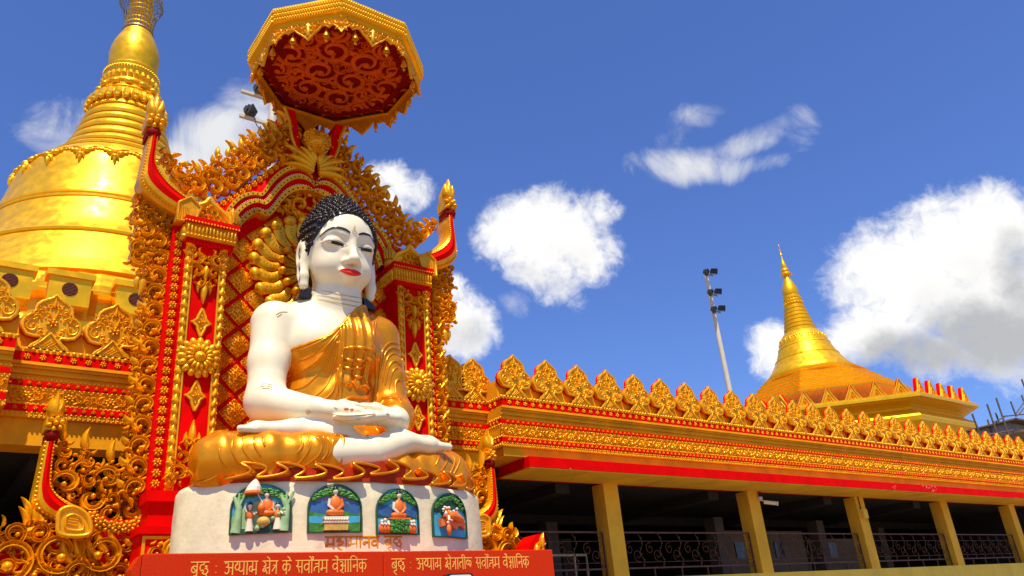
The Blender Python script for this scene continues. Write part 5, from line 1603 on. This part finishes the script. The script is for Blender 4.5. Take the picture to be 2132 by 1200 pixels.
def paint(mb, pts, w, off=.004, n=8, thick=.008, bvh=None):
    """thin painted stroke: (x, z) centre line, half width list"""
    P = cr(pts, n); k = len(P); vs = []
    W2 = [float(np.interp(i / (k - 1), np.linspace(0, 1, len(w)), w)) for i in range(k)]
    rows = []
    for i in range(k):
        t = np.array(P[min(i + 1, k - 1)]) - np.array(P[max(i - 1, 0)]); t = t / (np.linalg.norm(t) + 1e-9); nx, nz = -t[1], t[0]
        row = [front(P[i][0] + nx * W2[i] * s_, P[i][1] + nz * W2[i] * s_, bvh or SKB, off) for s_ in (1, .33, -.33, -1)]
        if all(p is not None for p in row): rows.append(row)
    vs = [tuple(p) for r_ in rows for p in r_]
    fs = [(i * 4 + j, i * 4 + j + 1, i * 4 + j + 5, i * 4 + j + 4) for i in range(len(rows) - 1) for j in range(3)]
    mb.add(vs, fs)


b = MB()
for s_ in (-1, 1):
    bb = MB(); paint(bb, [(s_ * .075, 3.915), (s_ * .17, 3.965), (s_ * .30, 3.985), (s_ * .41, 3.945), (s_ * .485, 3.86)], [.014, .022, .022, .016, .004], .008)
    relb(bb).build('eyebrow', 'line_black', bud, loc=(BX, BY, BZ))
    ee = MB(); paint(ee, [(s_ * .105, 3.700), (s_ * .18, 3.712), (s_ * .27, 3.722), (s_ * .36, 3.728), (s_ * .42, 3.738)], [.006, .024, .028, .024, .005], .006); e_o = relb(ee).build('eye', 'scene_cream', bud, loc=(BX, BY, BZ))
    ee = MB(); paint(ee, [(s_ * .150, 3.708), (s_ * .22, 3.714), (s_ * .29, 3.720), (s_ * .355, 3.726)], [.020, .026, .027, .020], .011); relb(ee).build('iris', 'line_black', e_o, loc=(BX, BY, BZ))
    ee = MB(); paint(ee, [(s_ * .085, 3.70), (s_ * .13, 3.730), (s_ * .20, 3.752), (s_ * .29, 3.762), (s_ * .38, 3.752), (s_ * .46, 3.742)], [.002, .005, .006, .006, .005, .002], .012); relb(ee).build('lash_line', 'line_black', e_o, loc=(BX, BY, BZ))
    ee = MB(); paint(ee, [(s_ * .11, 3.755), (s_ * .20, 3.795), (s_ * .30, 3.800), (s_ * .40, 3.775), (s_ * .47, 3.755)], [.001, .003, .003, .003, .001], .008); relb(ee).build('lid_crease', 'nail_brown', e_o, loc=(BX, BY, BZ))
b = MB(); rows = []
for i in range(25):
    u = -1 + 2 * i / 24; x = -.015 + .18 * u; q1 = 1 - u * u
    zt_ = 3.272 + .052 * q1 ** .8 - .016 * math.exp(-(u / .16) ** 2) + .006 * abs(u); zm_ = 3.268 - .010 * q1 + .008 * math.exp(-(u / .2) ** 2); zb_ = 3.268 - .068 * q1 ** .75
    row = []
    for f, bu in ((zt_, .0), (zt_ * .5 + zm_ * .5, .028), (zm_, .010), (zm_ * .5 + zb_ * .5, .036), (zb_, .0)):
        p = front(x, f, SKB, .006 + bu * q1 ** .5); row.append(tuple(p))
    rows.append(row)
b.add([p for r_ in rows for p in r_], [(i * 5 + j, i * 5 + j + 1, i * 5 + j + 6, i * 5 + j + 5) for i in range(24) for j in range(4)])
relb(b).build('lips', 'lip_red', bud, loc=(BX, BY, BZ), smooth=True, sharp=60)
b = MB()
for z0, w_ in ((2.93, .36), (2.86, .40), (2.79, .40)): paint(b, [(-w_, z0 + .10), (-w_ * .5, z0 + .02), (0, z0), (w_ * .5, z0 + .02), (w_, z0 + .10)], [.002, .008, .008, .008, .002], .006)
relb(b).build('neck_creases', 'crease_tan', bud, loc=(BX, BY, BZ))
b = MB(); 
paint(b, [(0, 3.935), (.02, 3.955), (.0, 3.985), (-.035, 3.965), (-.02, 3.925), (.03, 3.915), (.045, 3.95)], [.006] * 7, .008); paint(b, [(.0, 3.99), (-.015, 4.02), (.012, 4.035), (.0, 4.06), (0, 4.09)], [.007, .006, .006, .004, .002], .008)
relb(b).build('urna_mark', 'crease_tan', bud, loc=(BX, BY, BZ))
b = MB()
for pts in ([(192, 600), (225, 598), (258, 608)], [(188, 615), (225, 612), (262, 622)], [(195, 628), (228, 626), (262, 634)], [(465, 765), (478, 780), (485, 790)], [(475, 760), (488, 775), (497, 785)], [(487, 757), (500, 768), (512, 780)], [(648, 745), (655, 750), (668, 752)], [(835, 752), (850, 755)], [(972, 785), (990, 788)],
            [(285, 165), (315, 150), (355, 150)], [(290, 180), (320, 160)], [(590, 775), (630, 785), (690, 798), (800, 795), (900, 785)], [(640, 820), (700, 830), (800, 820), (905, 790)], [(846, 925), (858, 920), (862, 932), (850, 936), (846, 925)]):
    P = [hit(x, y, SKB, .002) for x, y in cr(zz1(pts), 5)]; P = [p for p in P if p is not None]
    if len(P) > 2: b.tube(P, .007, 4)
relb(b).build('skin_creases', 'crease_tan', bud, loc=(BX, BY, BZ))
for (px, py) in ((721, 852), (734, 853.5)):
    p = hit(px, py, SKB, .0); b = MB(); b.ball(tuple(p), .03, 8, 6, (1.3, .5, .7)); relb(b).build('thumb_nail', 'nail_brown', bud, loc=(BX, BY, BZ), smooth=True)
for s_ in (-1, 1):
    b = MB(); b.prism([(s_ * .68, 2.93), (s_ * .47, 2.93), (s_ * .45, 3.12), (s_ * .52, 3.08), (s_ * .63, 3.02)], .0, .12); relb(b).build('ear_support', 'hair_black', bud, loc=(BX, BY, BZ))
    b = MB()
    P = []
    for (y, z) in ((.06, 3.80), (.10, 3.72), (.02, 3.60), (.03, 3.45), (.02, 3.3), (.02, 3.18)):
        h = SKB.ray_cast(Vector((s_ * 2, y, z)), Vector((-s_, 0, 0)))
        if h[0] is not None and abs(h[0].x) < .85: P.append(h[0])
    if len(P) > 2: b.tube(P, .010, 5); relb(b).build('ear_line', 'line_black', bud, loc=(BX, BY, BZ))

# ------------------------------------------------------------------ pedestal with its four painted niches
ped = empty('pedestal', (XC + .06, 11.0, 0), 'rounded white plaster pedestal with four painted arched niches under the statue', 'pedestal')
PA, PB, PCX, PCY = 2.33, 1.09, XC + .06, 11.0


def ell_pt(a, z, d=0.0): return (PCX + (PA + d) * math.cos(a), PCY + (PB + d) * math.sin(a), z)


b = MB(); N = 96; prof = []
for z, d in ((0, .05), (2.4, .05), (2.6, .02), (3.0, .0), (3.4, -.01), (3.72, -.02), (3.775, -.03), (3.80, -.06), (3.81, -.12)):
    prof.append([ell_pt(2 * PI * k / N, z + (.0 if z < 3.5 else .012 * math.sin(k * .9)), d + .006 * math.sin(k * 1.7 + z * 5)) for k in range(N)])
vs = [p for r_ in prof for p in r_]
b.add(vs, [(j * N + k, j * N + (k + 1) % N, (j + 1) * N + (k + 1) % N, (j + 1) * N + k) for j in range(len(prof) - 1) for k in range(N)] + [tuple(range((len(prof) - 1) * N, len(prof) * N))])
b.build('plaster_drum', 'pedestal_plaster', ped, smooth=True, sharp=50)


def wrap(mb, a0, zc):
    """bend flat (x right, y out of the wall negative, z) shapes round the drum at angle a0"""
    ds = math.hypot(PA * math.sin(a0), PB * math.cos(a0)); out = []
    for x, y, z in mb.v:
        a = a0 + x / ds; tx, ty = -PA * math.sin(a), PB * math.cos(a); l = math.hypot(tx, ty); nx, ny = ty / l, -tx / l
        out.append((PCX + PA * math.cos(a) - nx * y, PCY + PB * math.sin(a) - ny * y, zc + z))
    mb.v = out; return mb


def fig(mbs, x, z, s_, seated=True):
    """small modelled figure in the niche: robe into 'o', skin into 'c', hair into 'h'"""
    if seated:
        mbs['o'].ball((x, -.04, z + .06 * s_), .15 * s_, 12, 7, (1.15, .45, .42)); mbs['o'].ball((x, -.04, z + .20 * s_), .105 * s_, 10, 7, (1, .6, 1.45))
        mbs['c'].tube([(x - .10 * s_, -.045, z + .29 * s_), (x - .125 * s_, -.05, z + .18 * s_), (x - .04 * s_, -.10 * s_, z + .09 * s_)], [.03 * s_, .028 * s_, .022 * s_], 7)
        mbs['o'].tube([(x + .10 * s_, -.045, z + .29 * s_), (x + .125 * s_, -.05, z + .18 * s_), (x + .03 * s_, -.10 * s_, z + .09 * s_)], [.034 * s_, .034 * s_, .022 * s_], 7)
        zt = z + .42 * s_
    else:
        mbs['p'].lathe([(.085 * s_, 0), (.07 * s_, .12 * s_), (.05 * s_, .24 * s_)], x, -.05, 10); n_ = 30; mbs['p'].v[-n_:] = [(a, c, d + z) for a, c, d in mbs['p'].v[-n_:]]
        mbs['o'].ball((x, -.05, z + .32 * s_), .07 * s_, 10, 7, (1, .6, 1.4))
        mbs['c'].tube([(x - .06 * s_, -.05, z + .38 * s_), (x - .10 * s_, -.06, z + .46 * s_), (x - .08 * s_, -.06, z + .56 * s_)], [.022 * s_, .02 * s_, .016 * s_], 6)
        mbs['c'].tube([(x + .06 * s_, -.05, z + .38 * s_), (x + .10 * s_, -.08, z + .32 * s_), (x + .13 * s_, -.1, z + .36 * s_)], [.022 * s_, .02 * s_, .016 * s_], 6)
        zt = z + .50 * s_
    mbs['c'].ball((x, -.05, zt), .052 * s_, 10, 8, (.9, .9, 1.15)); mbs['c'].tube([(x, -.05, zt - .08 * s_), (x, -.05, zt - .03 * s_)], .025 * s_, 8)
    mbs['h'].ball((x, -.047, zt + .034 * s_), .055 * s_, 10, 8, (.95, .9, .85)); mbs['h'].ball((x, -.04, zt + .075 * s_), .022 * s_, 8, 6)


def niche(kind, a0, zc, w_, h_):
    H2 = h_ / 2
    arch = [(-w_ / 2, -H2), (w_ / 2, -H2), (w_ / 2, -H2 + h_ * .50)]
    for k in range(1, 14):
        t = PI * k / 14; arch.append((w_ / 2 * math.cos(t), -H2 + h_ * .50 + h_ * .5 * math.sin(t)))
    arch.append((-w_ / 2, -H2 + h_ * .50))
    A2 = [arch[0]]
    for i in range(len(arch)):
        p, q2 = arch[i], arch[(i + 1) % len(arch)]
        k = max(1, int(math.hypot(q2[0] - p[0], q2[1] - p[1]) / .07))
        for j in range(1, k + 1): A2.append((p[0] + (q2[0] - p[0]) * j / k, p[1] + (q2[1] - p[1]) * j / k))
    A2 = A2[:-1]
    f = MB(); ins = [(x * .95, z * .96) for x, z in A2]
    n = len(A2)
    f.add([(x, -.004, z) for x, z in A2] + [(x, -.04, z) for x, z in A2] + [(x, -.04, z) for x, z in ins] + [(x, -.006, z) for x, z in ins],
          [(j * n + i, j * n + (i + 1) % n, (j + 1) * n + (i + 1) % n, (j + 1) * n + i) for j in range(3) for i in range(n)])
    fo = wrap(f, a0, zc).build('niche_frame', 'scene_dark_green', ped)
    # sky, hills, ground as separate coats on the niche wall
    def sheet(lo, hi, y, m, name):
        g_ = MB(); xs = np.linspace(-w_ * .465, w_ * .465, 17); vs = []
        for x in xs:
            t = abs(x) / (w_ / 2); top = -H2 + h_ * .5 + h_ * .5 * math.sqrt(max(0, 1 - t * t))
            top = top * .94
            z0 = max(-H2 * .94, lo(x) if callable(lo) else lo); z1 = min(top, hi(x) if callable(hi) else hi); z1 = max(z0, z1)
            vs += [(x, y, z0), (x, y, z1)]
        g_.add(vs, [(2 * i, 2 * i + 2, 2 * i + 3, 2 * i + 1) for i in range(16)])
        wrap(g_, a0, zc).build(name, m, fo)
    mbs = {k: MB() for k in 'ochp'}
    g1 = MB(); g2 = MB(); g3 = MB(); g4 = MB(); r_ = random.Random(int(a0 * 100))
    def foliage(mb, x0, x1, zf, n_, s0=.03):
        for _ in range(n_):
            x = r_.uniform(x0, x1); t = abs(x) / (w_ / 2); top = (-H2 + h_ * .5 + h_ * .5 * math.sqrt(max(0, 1 - t * t))) * .93
            z = r_.uniform(zf(x), max(zf(x), top))
            if z < top: mb.ball((x * .93, -.012 - r_.uniform(0, .02), z * .93 - .008), s0 * .8 * r_.uniform(.6, 1.2), 6, 4, (1.3, .6, .7))
    if kind == 0:
        sheet(-H2, H2, -.008, 'scene_blue', 'painted_sky'); sheet(-H2, lambda x: -H2 + .10 + .03 * math.sin(x * 9), -.012, 'scene_dark_green', 'painted_ground')
        sheet(-H2, lambda x: -.02 + .12 * math.sin(x * 6 + 1.5), -.010, 'scene_pale_green', 'painted_hill')
        for x, r0 in ((-.27, .055), (.30, .05)):
            g2.tube([(x - .02, -.03, -H2 + .02), (x, -.035, -.1), (x + .01, -.03, .02), (x - .06, -.03, .16)], [r0 * 1.3, r0, r0 * .8, r0 * .4], 8); g2.tube([(x, -.03, .0), (x + .09, -.03, .2)], [r0 * .5, r0 * .3], 6); g2.tube([(x, -.03, .0), (x + .01, -.03, .2)], [r0 * .5, r0 * .3], 6)
        foliage(g1, -w_ * .44, w_ * .44, lambda x: .10 + .10 * (1 - abs(x) / .4), 150)
        fig(mbs, -.115, -H2 + .03, .62, False); fig(mbs, .08, -.10, .62, True); fig(mbs, .21, -H2 + .04, .58, False)
        mbs['o'].ball((.02, -.07, .0), .06, 8, 6, (.8, .8, 1.1)); g3.ball((.05, -.06, -.17), .08, 10, 6, (1, .6, .8)); mbs['h'].ball((0, .1, 0), .001, 4, 3)
        for i in range(6): g4.ball((-.02 + .06 * i, -.06, -H2 + .06 + .028 * i * (1 + .12 * i)), .035 - .002 * i, 8, 6)
        mbs['c'].tube([(.05, -.07, .02), (-.06, -.08, .24)], [.008, .008], 5)
        m_ = MB(); m_.lathe([(.10, 0), (.085, .06), (.05, .12), (.01, .16)], -.09, -.08, 12); m_.v = [(x + .18 * (z), y, z + .20) for x, y, z in m_.v]; wrap(m_, a0, zc).build('parasol', 'scene_cream', fo)
        m_ = MB(); m_.lathe([(.108, 0), (.104, .03)], -.09, -.08, 12); m_.v = [(x, y, z + .175) for x, y, z in m_.v]; wrap(m_, a0, zc).build('parasol_rim', 'scene_orange', fo)
    elif kind in (1, 2):
        sheet(-H2, H2, -.008, 'scene_mountain' if kind == 1 else 'scene_blue', 'painted_sky')
        sheet(-H2, lambda x: .05 + .06 * abs(math.sin(x * 11 + .8)) - .03 * abs(math.sin(x * 23)), -.011, 'scene_deep_blue', 'painted_hills')
        sheet(-H2, lambda x: -.06 + .02 * math.sin(x * 14), -.014, 'scene_green' if kind == 1 else 'scene_dark_green', 'painted_meadow')
        sheet(-H2, lambda x: -.10 - .25 * max(0, .18 - abs(x)), -.017, 'scene_blue', 'painted_water')
        if kind == 1: sheet(-H2, lambda x: -.20 + .10 * max(0, abs(x) - .1), -.020, 'scene_green', 'painted_bank')
        g2.tube([(-.03, .012, -.1), (-.03, .012, .2)], [.05, .04], 8)
        foliage(g1, -w_ * .45, w_ * .45, lambda x: .20 - .35 * max(0, abs(x) - .08) * (1 if kind == 1 else 1.3), 260)
        fig(mbs, 0, -.10, .74)
        if kind == 1:
            g3.box(-.155, .155, -.09, -.02, -H2 + .025, -.20); mbs['c'].box(-.165, .165, -.10, -.02, -.195, -.175); mbs['c'].box(-.16, .16, -.095, -.02, -.14, -.115)
            for i in range(9): mbs['c'].dome(-.14 + .035 * i, -.155, .02, -.095, .015, 6, 2)
            mbs['o'].box(-.15, .15, -.09, -.02, -.174, -.141)
        else:
            g1.box(-.15, .13, -.085, -.02, -H2 + .02, -.12)
            for _ in range(50): g1.ball((r_.uniform(-.14, .12), -.085, r_.uniform(-H2 + .03, -.12)), .02, 6, 4)
            mbs['o'].box(-.16, .16, -.09, -.02, -.115, -.095)
            for x, zf_ in ((-.27, 0), (-.22, .02), (-.17, -.01), (.19, 0), (.235, .01)):
                mbs['o'].ball((x, -.045, -H2 + .08), .055, 8, 6, (.9, .6, 1.2)); mbs['c'].ball((x, -.05, -H2 + .165 + zf_), .024, 8, 6); mbs['c'].tube([(x - .02, -.06, -H2 + .14), (x + .005, -.08, -H2 + .12)], [.02, .016], 6)
    else:
        sheet(-H2, H2, -.008, 'scene_dark_green', 'painted_grove'); sheet(-H2, lambda x: .02 + .10 * math.sin(max(0, x) * 9), -.011, 'scene_blue', 'painted_sky'); sheet(-H2, -.12, -.014, 'scene_blue', 'painted_water')
        foliage(g1, -w_ * .45, w_ * .45, lambda x: .12 + .12 * math.cos(x * 6), 160)
        for i, x in enumerate((-.17, -.10, -.03, .05, .13, -.14, -.05)):
            z = .02 + .03 * math.sin(i * 2) + (.05 if i > 4 else 0); mbs['o'].ball((x, -.03, z - .03), .035, 8, 6, (.9, .6, 1.5)); mbs['c'].ball((x, -.035, z + .045), .022, 8, 6)
        mbs['o'].prism([(-.26, -.07), (-.25, -.18), (-.14, -.15), (-.05, -.15), (0, -.19), (.06, -.2), (.1, -.15), (.2, -.16), (.26, -.2), (.27, -.10), (0, -.075)], -.07, -.02)
        mbs['o'].tube([(-.13, -.08, -.03), (-.02, -.09, -.025), (.12, -.08, -.055), (.2, -.07, -.07)], [.055, .07, .05, .035], 10); mbs['c'].ball((-.19, -.08, -.0), .042, 10, 8); mbs['h'].ball((-.205, -.07, .01), .042, 10, 8); mbs['c'].tube([(.2, -.07, -.07), (.25, -.07, -.085)], [.02, .015], 6); mbs['c'].tube([(-.13, -.1, -.03), (-.15, -.12, -.09), (-.10, -.13, -.10)], [.022, .02, .014], 6)
        mbs['o'].ball((-.14, -.10, -.22), .05, 8, 6, (.8, .7, 1.6)); mbs['c'].ball((-.15, -.10, -.125), .024, 8, 6)
    for mb_, m, nm in ((g1, 'scene_green', 'tree_canopy'), (g2, 'scene_pale_green' if kind == 0 else 'scene_dark_green', 'tree_trunk'), (g3, 'scene_ochre', 'throne'), (g4, 'scene_pale_green', 'bushes'), (mbs['o'], 'scene_orange', 'robed_figures'), (mbs['c'], 'scene_cream', 'figure_skin'), (mbs['h'], 'hair_black', 'figure_hair'), (mbs['p'], 'scene_cream', 'figure_skirts')):
        if mb_.v: wrap(mb_, a0, zc).build(nm, m, fo, smooth=True, sharp=50)


for kind, (x0, x1, yt, yb, py) in enumerate(((480, 608, 1008, 1112, 1060), (639, 752, 1009, 1110, 1060), (781, 869, 1018, 1114, 1066), (897, 967, 1027, 1120, 1074))):
    # where the line of sight meets the drum
    def ang(px, py_):
        r = ray(px, py_); A_ = (r[0] / PA) ** 2 + (r[1] / PB) ** 2; B_ = -2 * (r[0] * PCX / PA ** 2 + r[1] * PCY / PB ** 2); C_ = (PCX / PA) ** 2 + (PCY / PB) ** 2 - 1
        t = (-B_ - math.sqrt(max(0, B_ * B_ - 4 * A_ * C_))) / (2 * A_); p = r * t
        return math.atan2((p[1] - PCY) / PB, (p[0] - PCX) / PA), p[2] + CAMZ
    aL, zL = ang(x0, py); aR, zR = ang(x1, py); am = (aL + aR) / 2; zt_, zb_ = ang((x0 + x1) / 2, yt)[1], ang((x0 + x1) / 2, yb)[1]
    pts = [(PCX + PA * math.cos(a), PCY + PB * math.sin(a)) for a in np.linspace(aL, aR, 12)]
    niche(kind, am, (zt_ + zb_) / 2, plen(pts), zt_ - zb_)

# ------------------------------------------------------------------ lettering drawn as brush strokes
GLY = {   # Devanagari letters: (width, strokes); the head line is at 1, the foot at 0
    'ma': (.82, [[(.66, 1), (.66, 0)], [(.2, 1), (.2, .34), (.1, .36), (.06, .25), (.14, .2), (.2, .34)], [(.2, .36), (.66, .36)]]),
    'ha': (.68, [[(.36, 1), (.36, .82), (.16, .74), (.14, .6), (.34, .6), (.54, .58), (.56, .42), (.4, .32), (.22, .36)], [(.4, .32), (.2, .22), (.2, .05), (.36, -.12), (.52, -.18)]]),
    'aa': (.30, [[(.14, 1), (.14, 0)]]),
    'na': (.70, [[(.55, 1), (.55, 0)], [(.55, .55), (.2, .55), (.1, .48), (.14, .36), (.24, .42), (.2, .55)]]),
    'va': (.72, [[(.56, 1), (.56, 0)], [(.56, .62), (.3, .72), (.1, .55), (.12, .32), (.32, .24), (.56, .42)]]),
    'bu': (.74, [[(.56, 1), (.56, 0)], [(.56, .62), (.3, .72), (.1, .55), (.12, .32), (.32, .24), (.56, .42)], [(.2, .62), (.48, .34)], [(.56, .02), (.34, .0), (.3, -.14), (.44, -.22), (.58, -.36)]]),
    'ddha': (.86, [[(.4, 1), (.4, .82), (.16, .78), (.08, .58), (.16, .38), (.36, .42)], [(.36, .42), (.40, .30), (.30, .20), (.46, .12)], [(.5, .66), (.66, .72), (.64, .56), (.52, .52), (.70, .48), (.78, .3), (.64, .14), (.44, .1)], [(.6, .12), (.74, -.1)]]),
    'a': (1.0, [[(.82, 1), (.82, 0)], [(.1, .84), (.26, .94), (.42, .82), (.36, .62), (.2, .58)], [(.3, .6), (.46, .5), (.46, .24), (.28, .1), (.08, .22)], [(.4, .56), (.82, .52)]]),
    'dhya': (1.02, [[(.86, 1), (.86, 0)], [(.1, .94), (.22, .96), (.24, .8), (.1, .72), (.06, .5), (.22, .36), (.44, .46)], [(.44, .98), (.44, .56), (.38, .42), (.48, .28), (.66, .26), (.86, .44)], [(.44, .6), (.5, .5)]]),
    'tma': (.86, [[(.70, 1), (.70, 0)], [(.34, 1), (.34, .62), (.14, .6), (.06, .4), (.14, .22)], [(.34, .62), (.34, .34), (.26, .28), (.32, .2), (.36, .34), (.70, .36)]]),
    'ksha': (.86, [[(.70, 1), (.70, 0)], [(.12, .94), (.3, .84), (.34, .66), (.16, .58), (.3, .5), (.34, .32), (.18, .2), (.06, .3), (.2, .42), (.4, .22), (.48, .02)], [(.4, .48), (.70, .48)]]),
    'e': (0, [[(-.14, 1), (-.22, 1.2), (-.44, 1.34)]]),
    'ai': (0, [[(-.14, 1), (-.22, 1.2), (-.44, 1.34)], [(-.14, 1), (-.14, 1.2), (-.26, 1.36)]]),
    'tra': (.66, [[(.5, 1), (.5, 0)], [(.5, .66), (.16, .66)], [(.5, .64), (.3, .48), (.1, .2)]]),
    'ka': (.92, [[(.42, 1), (.42, -.04)], [(.42, .64), (.22, .74), (.08, .56), (.12, .34), (.26, .28), (.42, .46)], [(.42, .64), (.62, .74), (.78, .6), (.76, .36), (.64, .2)]]),
    'sa': (.80, [[(.64, 1), (.64, 0)], [(.24, 1), (.24, .66), (.06, .54)], [(.12, .56), (.26, .42), (.4, .06)], [(.22, .5), (.64, .5)]]),
    'rvo': (1.0, [[(.56, 1), (.56, 0)], [(.56, .62), (.3, .72), (.1, .55), (.12, .32), (.32, .24), (.56, .42)], [(.84, 1), (.84, 0)], [(.84, 1), (.76, 1.2), (.54, 1.34)], [(.84, 1.0), (.98, 1.12), (.96, 1.28), (.84, 1.3)]]),
    'tta': (.74, [[(.58, 1), (.58, 0)], [(.58, .72), (.16, .72)], [(.58, .5), (.3, .5), (.12, .36), (.1, .14)]]),
    'jnya': (.86, [[(.70, 1), (.70, 0)], [(.12, .84), (.34, .84), (.42, .66), (.22, .54), (.4, .44), (.36, .2), (.14, .16)], [(.22, .54), (.70, .5)], [(.14, .16), (.4, -.02), (.5, -.06)]]),
    'ni': (1.0, [[(.12, 1), (.12, 0)], [(.12, 1), (.2, 1.24), (.5, 1.3), (.78, 1.12), (.84, 1)], [(.84, 1), (.84, 0)], [(.84, .55), (.5, .55), (.4, .48), (.44, .36), (.54, .42), (.5, .55)]]),
    'ta': (.66, [[(.5, 1), (.5, 0)], [(.5, .64), (.26, .64), (.1, .5), (.1, .3), (.2, .16)]]),
    'tii': (.92, [[(.5, 1), (.5, 0)], [(.5, .64), (.26, .64), (.1, .5), (.1, .3), (.2, .16)], [(.78, 1), (.78, 0)], [(.78, 1), (.7, 1.22), (.5, 1.28), (.42, 1.12), (.46, 1)]]),
    'la': (.84, [[(.42, .58), (.5, .74), (.64, .7), (.66, .44), (.52, .16)], [(.42, .58), (.38, .74), (.2, .78), (.08, .58), (.14, .4), (.3, .38), (.42, .5), (.42, .3)]]),
    ':': (.5, [[(.22, .72), (.24, .66)], [(.22, .26), (.24, .20)]]),
    ' ': (.42, []),
}


def write(words, size, width=None):
    """strokes in (x, z), origin at the left foot"""
    out = []; x = 0
    for w_ in words:
        x0 = x; bare = w_ == [':']
        for gname in w_:
            wd, st_ = GLY[gname]
            for s_ in st_: out.append([(x + a, b_) for a, b_ in (cr(s_, 5) if len(s_) > 2 else s_)])
            x += wd
        if not bare: out.append([(x0 - .02, 1), (x + .0, 1)])
        x += .42
    x -= .42; k = width / x if width else size
    return [[(a * k, c * size) for a, c in s_] for s_ in out], x * k


T1 = [['ma', 'ha', 'aa', 'ma', 'aa', 'na', 'va'], ['bu', 'ddha']]
T2 = [['bu', 'ddha'], [':'], ['a', 'dhya', 'aa', 'tma'], ['ksha', 'e', 'tra'], ['ka', 'e'], ['sa', 'rvo', 'tta', 'ma'], ['va', 'ai', 'jnya', 'aa', 'ni', 'ka']]
T3 = [['bu', 'ddha'], [':'], ['a', 'dhya', 'aa', 'tma'], ['ksha', 'e', 'tra', 'aa', 'tii', 'la'], ['sa', 'rvo', 'tta', 'ma'], ['va', 'ai', 'jnya', 'aa', 'ni', 'ka']]
aL, zL = ang(676, 1140); aR, zR = ang(838, 1141); zt_ = ang(750, 1118)[1]; zb_ = ang(750, 1141)[1]
Wd = plen([(PCX + PA * math.cos(a), PCY + PB * math.sin(a)) for a in np.linspace(aL, aR, 12)])
st_, _ = write(T1, zt_ - zb_, Wd); b = MB()
for s_ in st_: b.ribbon([(x - Wd / 2, z) for x, z in resample(s_, max(len(s_), int(plen(s_) / .06) + 2))], .0145, .010, 0.002)
wrap(b, (aL + aR) / 2, zb_).build('pedestal_lettering', 'brown_lettering', ped)

# ------------------------------------------------------------------ red stone sign in front
SY0 = 9.58
sg = empty('stone_sign', (XC, SY0, 0), 'long polished red stone sign with two gold carved lines in front of the pedestal', 'sign')
x0, x1 = at(298, 1150, SY0)[0], at(1150, 1145, SY0)[0]; zt = at(797, 1148, SY0)[1]
b = MB(); xm = at(798, 1150, SY0)[0]
b.box(x0, xm - .003, SY0, SY0 + .30, .0, zt); b.box(xm + .003, x1, SY0, SY0 + .30, .0, zt); so = b.build('stone_slab', 'sign_granite', sg)
bv = so.modifiers.new('bevel', 'BEVEL'); bv.width = .012; bv.segments = 2; bv.limit_method = 'ANGLE'
b = MB(); b.prism([(x0 - .10, 0), (x0 - .006, 0), (x0 - .006, zt - .01), (x0 - .03, zt - .03), (x0 - .10, zt - .16)], SY0 + .02, SY0 + .28); b.build('end_block', 'sign_granite', sg)
for tx, (ax, ay, bx_, by_) in ((T2, (397, 1184, 764, 1184)), (T3, (815, 1174, 1102, 1173))):
    X0, Z0 = at(ax, ay, SY0); X1, Z1 = at(bx_, by_, SY0)
    st_, _ = write(tx, .145, X1 - X0); b = MB()
    for s_ in st_: b.ribbon([(X0 + x, (zt - .245) + z) for x, z in s_], .0072, .004, SY0 - .001)
    b.build('sign_lettering', 'sign_lettering', sg)
X, Z = at(958, 1197, SY0 - .12)
lp = empty('wall_lamp', (X, SY0, Z - .2), 'black lamp housing with a pale rim and ribbed grille on the red sign', 'lamp')
b = MB(); hw = .215; P = []
for (cx_, cz_, a0) in ((hw - .05, -.06, 0), (-hw + .05, -.06, PI / 2)):
    for k in range(7): a = a0 + PI / 2 * k / 6; P.append((X + cx_ + .05 * math.cos(a), Z + .03 + cz_ + .05 * math.sin(a)))
P += [(X - hw, Z - .4), (X + hw, Z - .4)]
b.prism(P, SY0 - .12, SY0 - .001); b.build('housing', 'dark_metal', lp)
b = MB(); b.prism([(X + (x - X) * .82, Z - .02 + (z - Z) * .9) for x, z in P], SY0 - .135, SY0 - .12); b.build('rim', 'white_paint', lp)
b = MB()
for i in range(14): b.box(X - .17, X + .17, SY0 - .15, SY0 - .135, Z - .05 - .025 * i, Z - .038 - .025 * i)
b.build('grille', 'grey_metal', lp)

# ------------------------------------------------------------------ little things beside the sign
X, Z = at(1118, 1145, 11.6)
fn = empty('carved_wing_tip', (X, 11.6, 0), 'small red wing tip with a gold leaf curl standing right of the sign', 'ornament')
b = MB(); b.prism([(X - .32, Z - 2), (X + .12, Z - 2), (X + .12, Z + .27), (X - .05, Z + .25), (X - .22, Z + .10), (X - .3, Z - .1)], 11.5, 11.9); b.build('red_body', 'red_paint', fn)
b = MB(); scroll(b, X + .0, Z - .02, .10, 1.2, 1, 11.5, .07, 4); leaf(b, X + .02, Z + .02, PI / 2, .26, .05, -.5, 11.49, .07); leaf(b, X - .08, Z - .15, PI / 2 + .4, .25, .05, -.9, 11.49, .06); b.build('gold_curl', 'carved_gold', fn, smooth=True)
pf = empty('pipe_frame', (at(1190, 1190, 14.1)[0], 14.1, 2.7), 'dull welded pipe frame standing in the shade right of the red sign', 'frame')
xa, za = at(1145, 1157, 14.1); xb, zb2 = at(1220, 1155, 14.1)
b = MB(); b.tube([(xa - .8, 14.1, za), (xb, 14.1, za), (xb, 14.1, 2.705)], .03, 8); b.tube([(xb - .35, 14.1, za), (xb - .35, 14.1, 2.705)], .025, 8); b.tube([(xa - .8, 14.1, za), (xa - .8, 14.1, 2.705)], .025, 8); b.build('pipes', 'dull_pipe', pf, smooth=True)
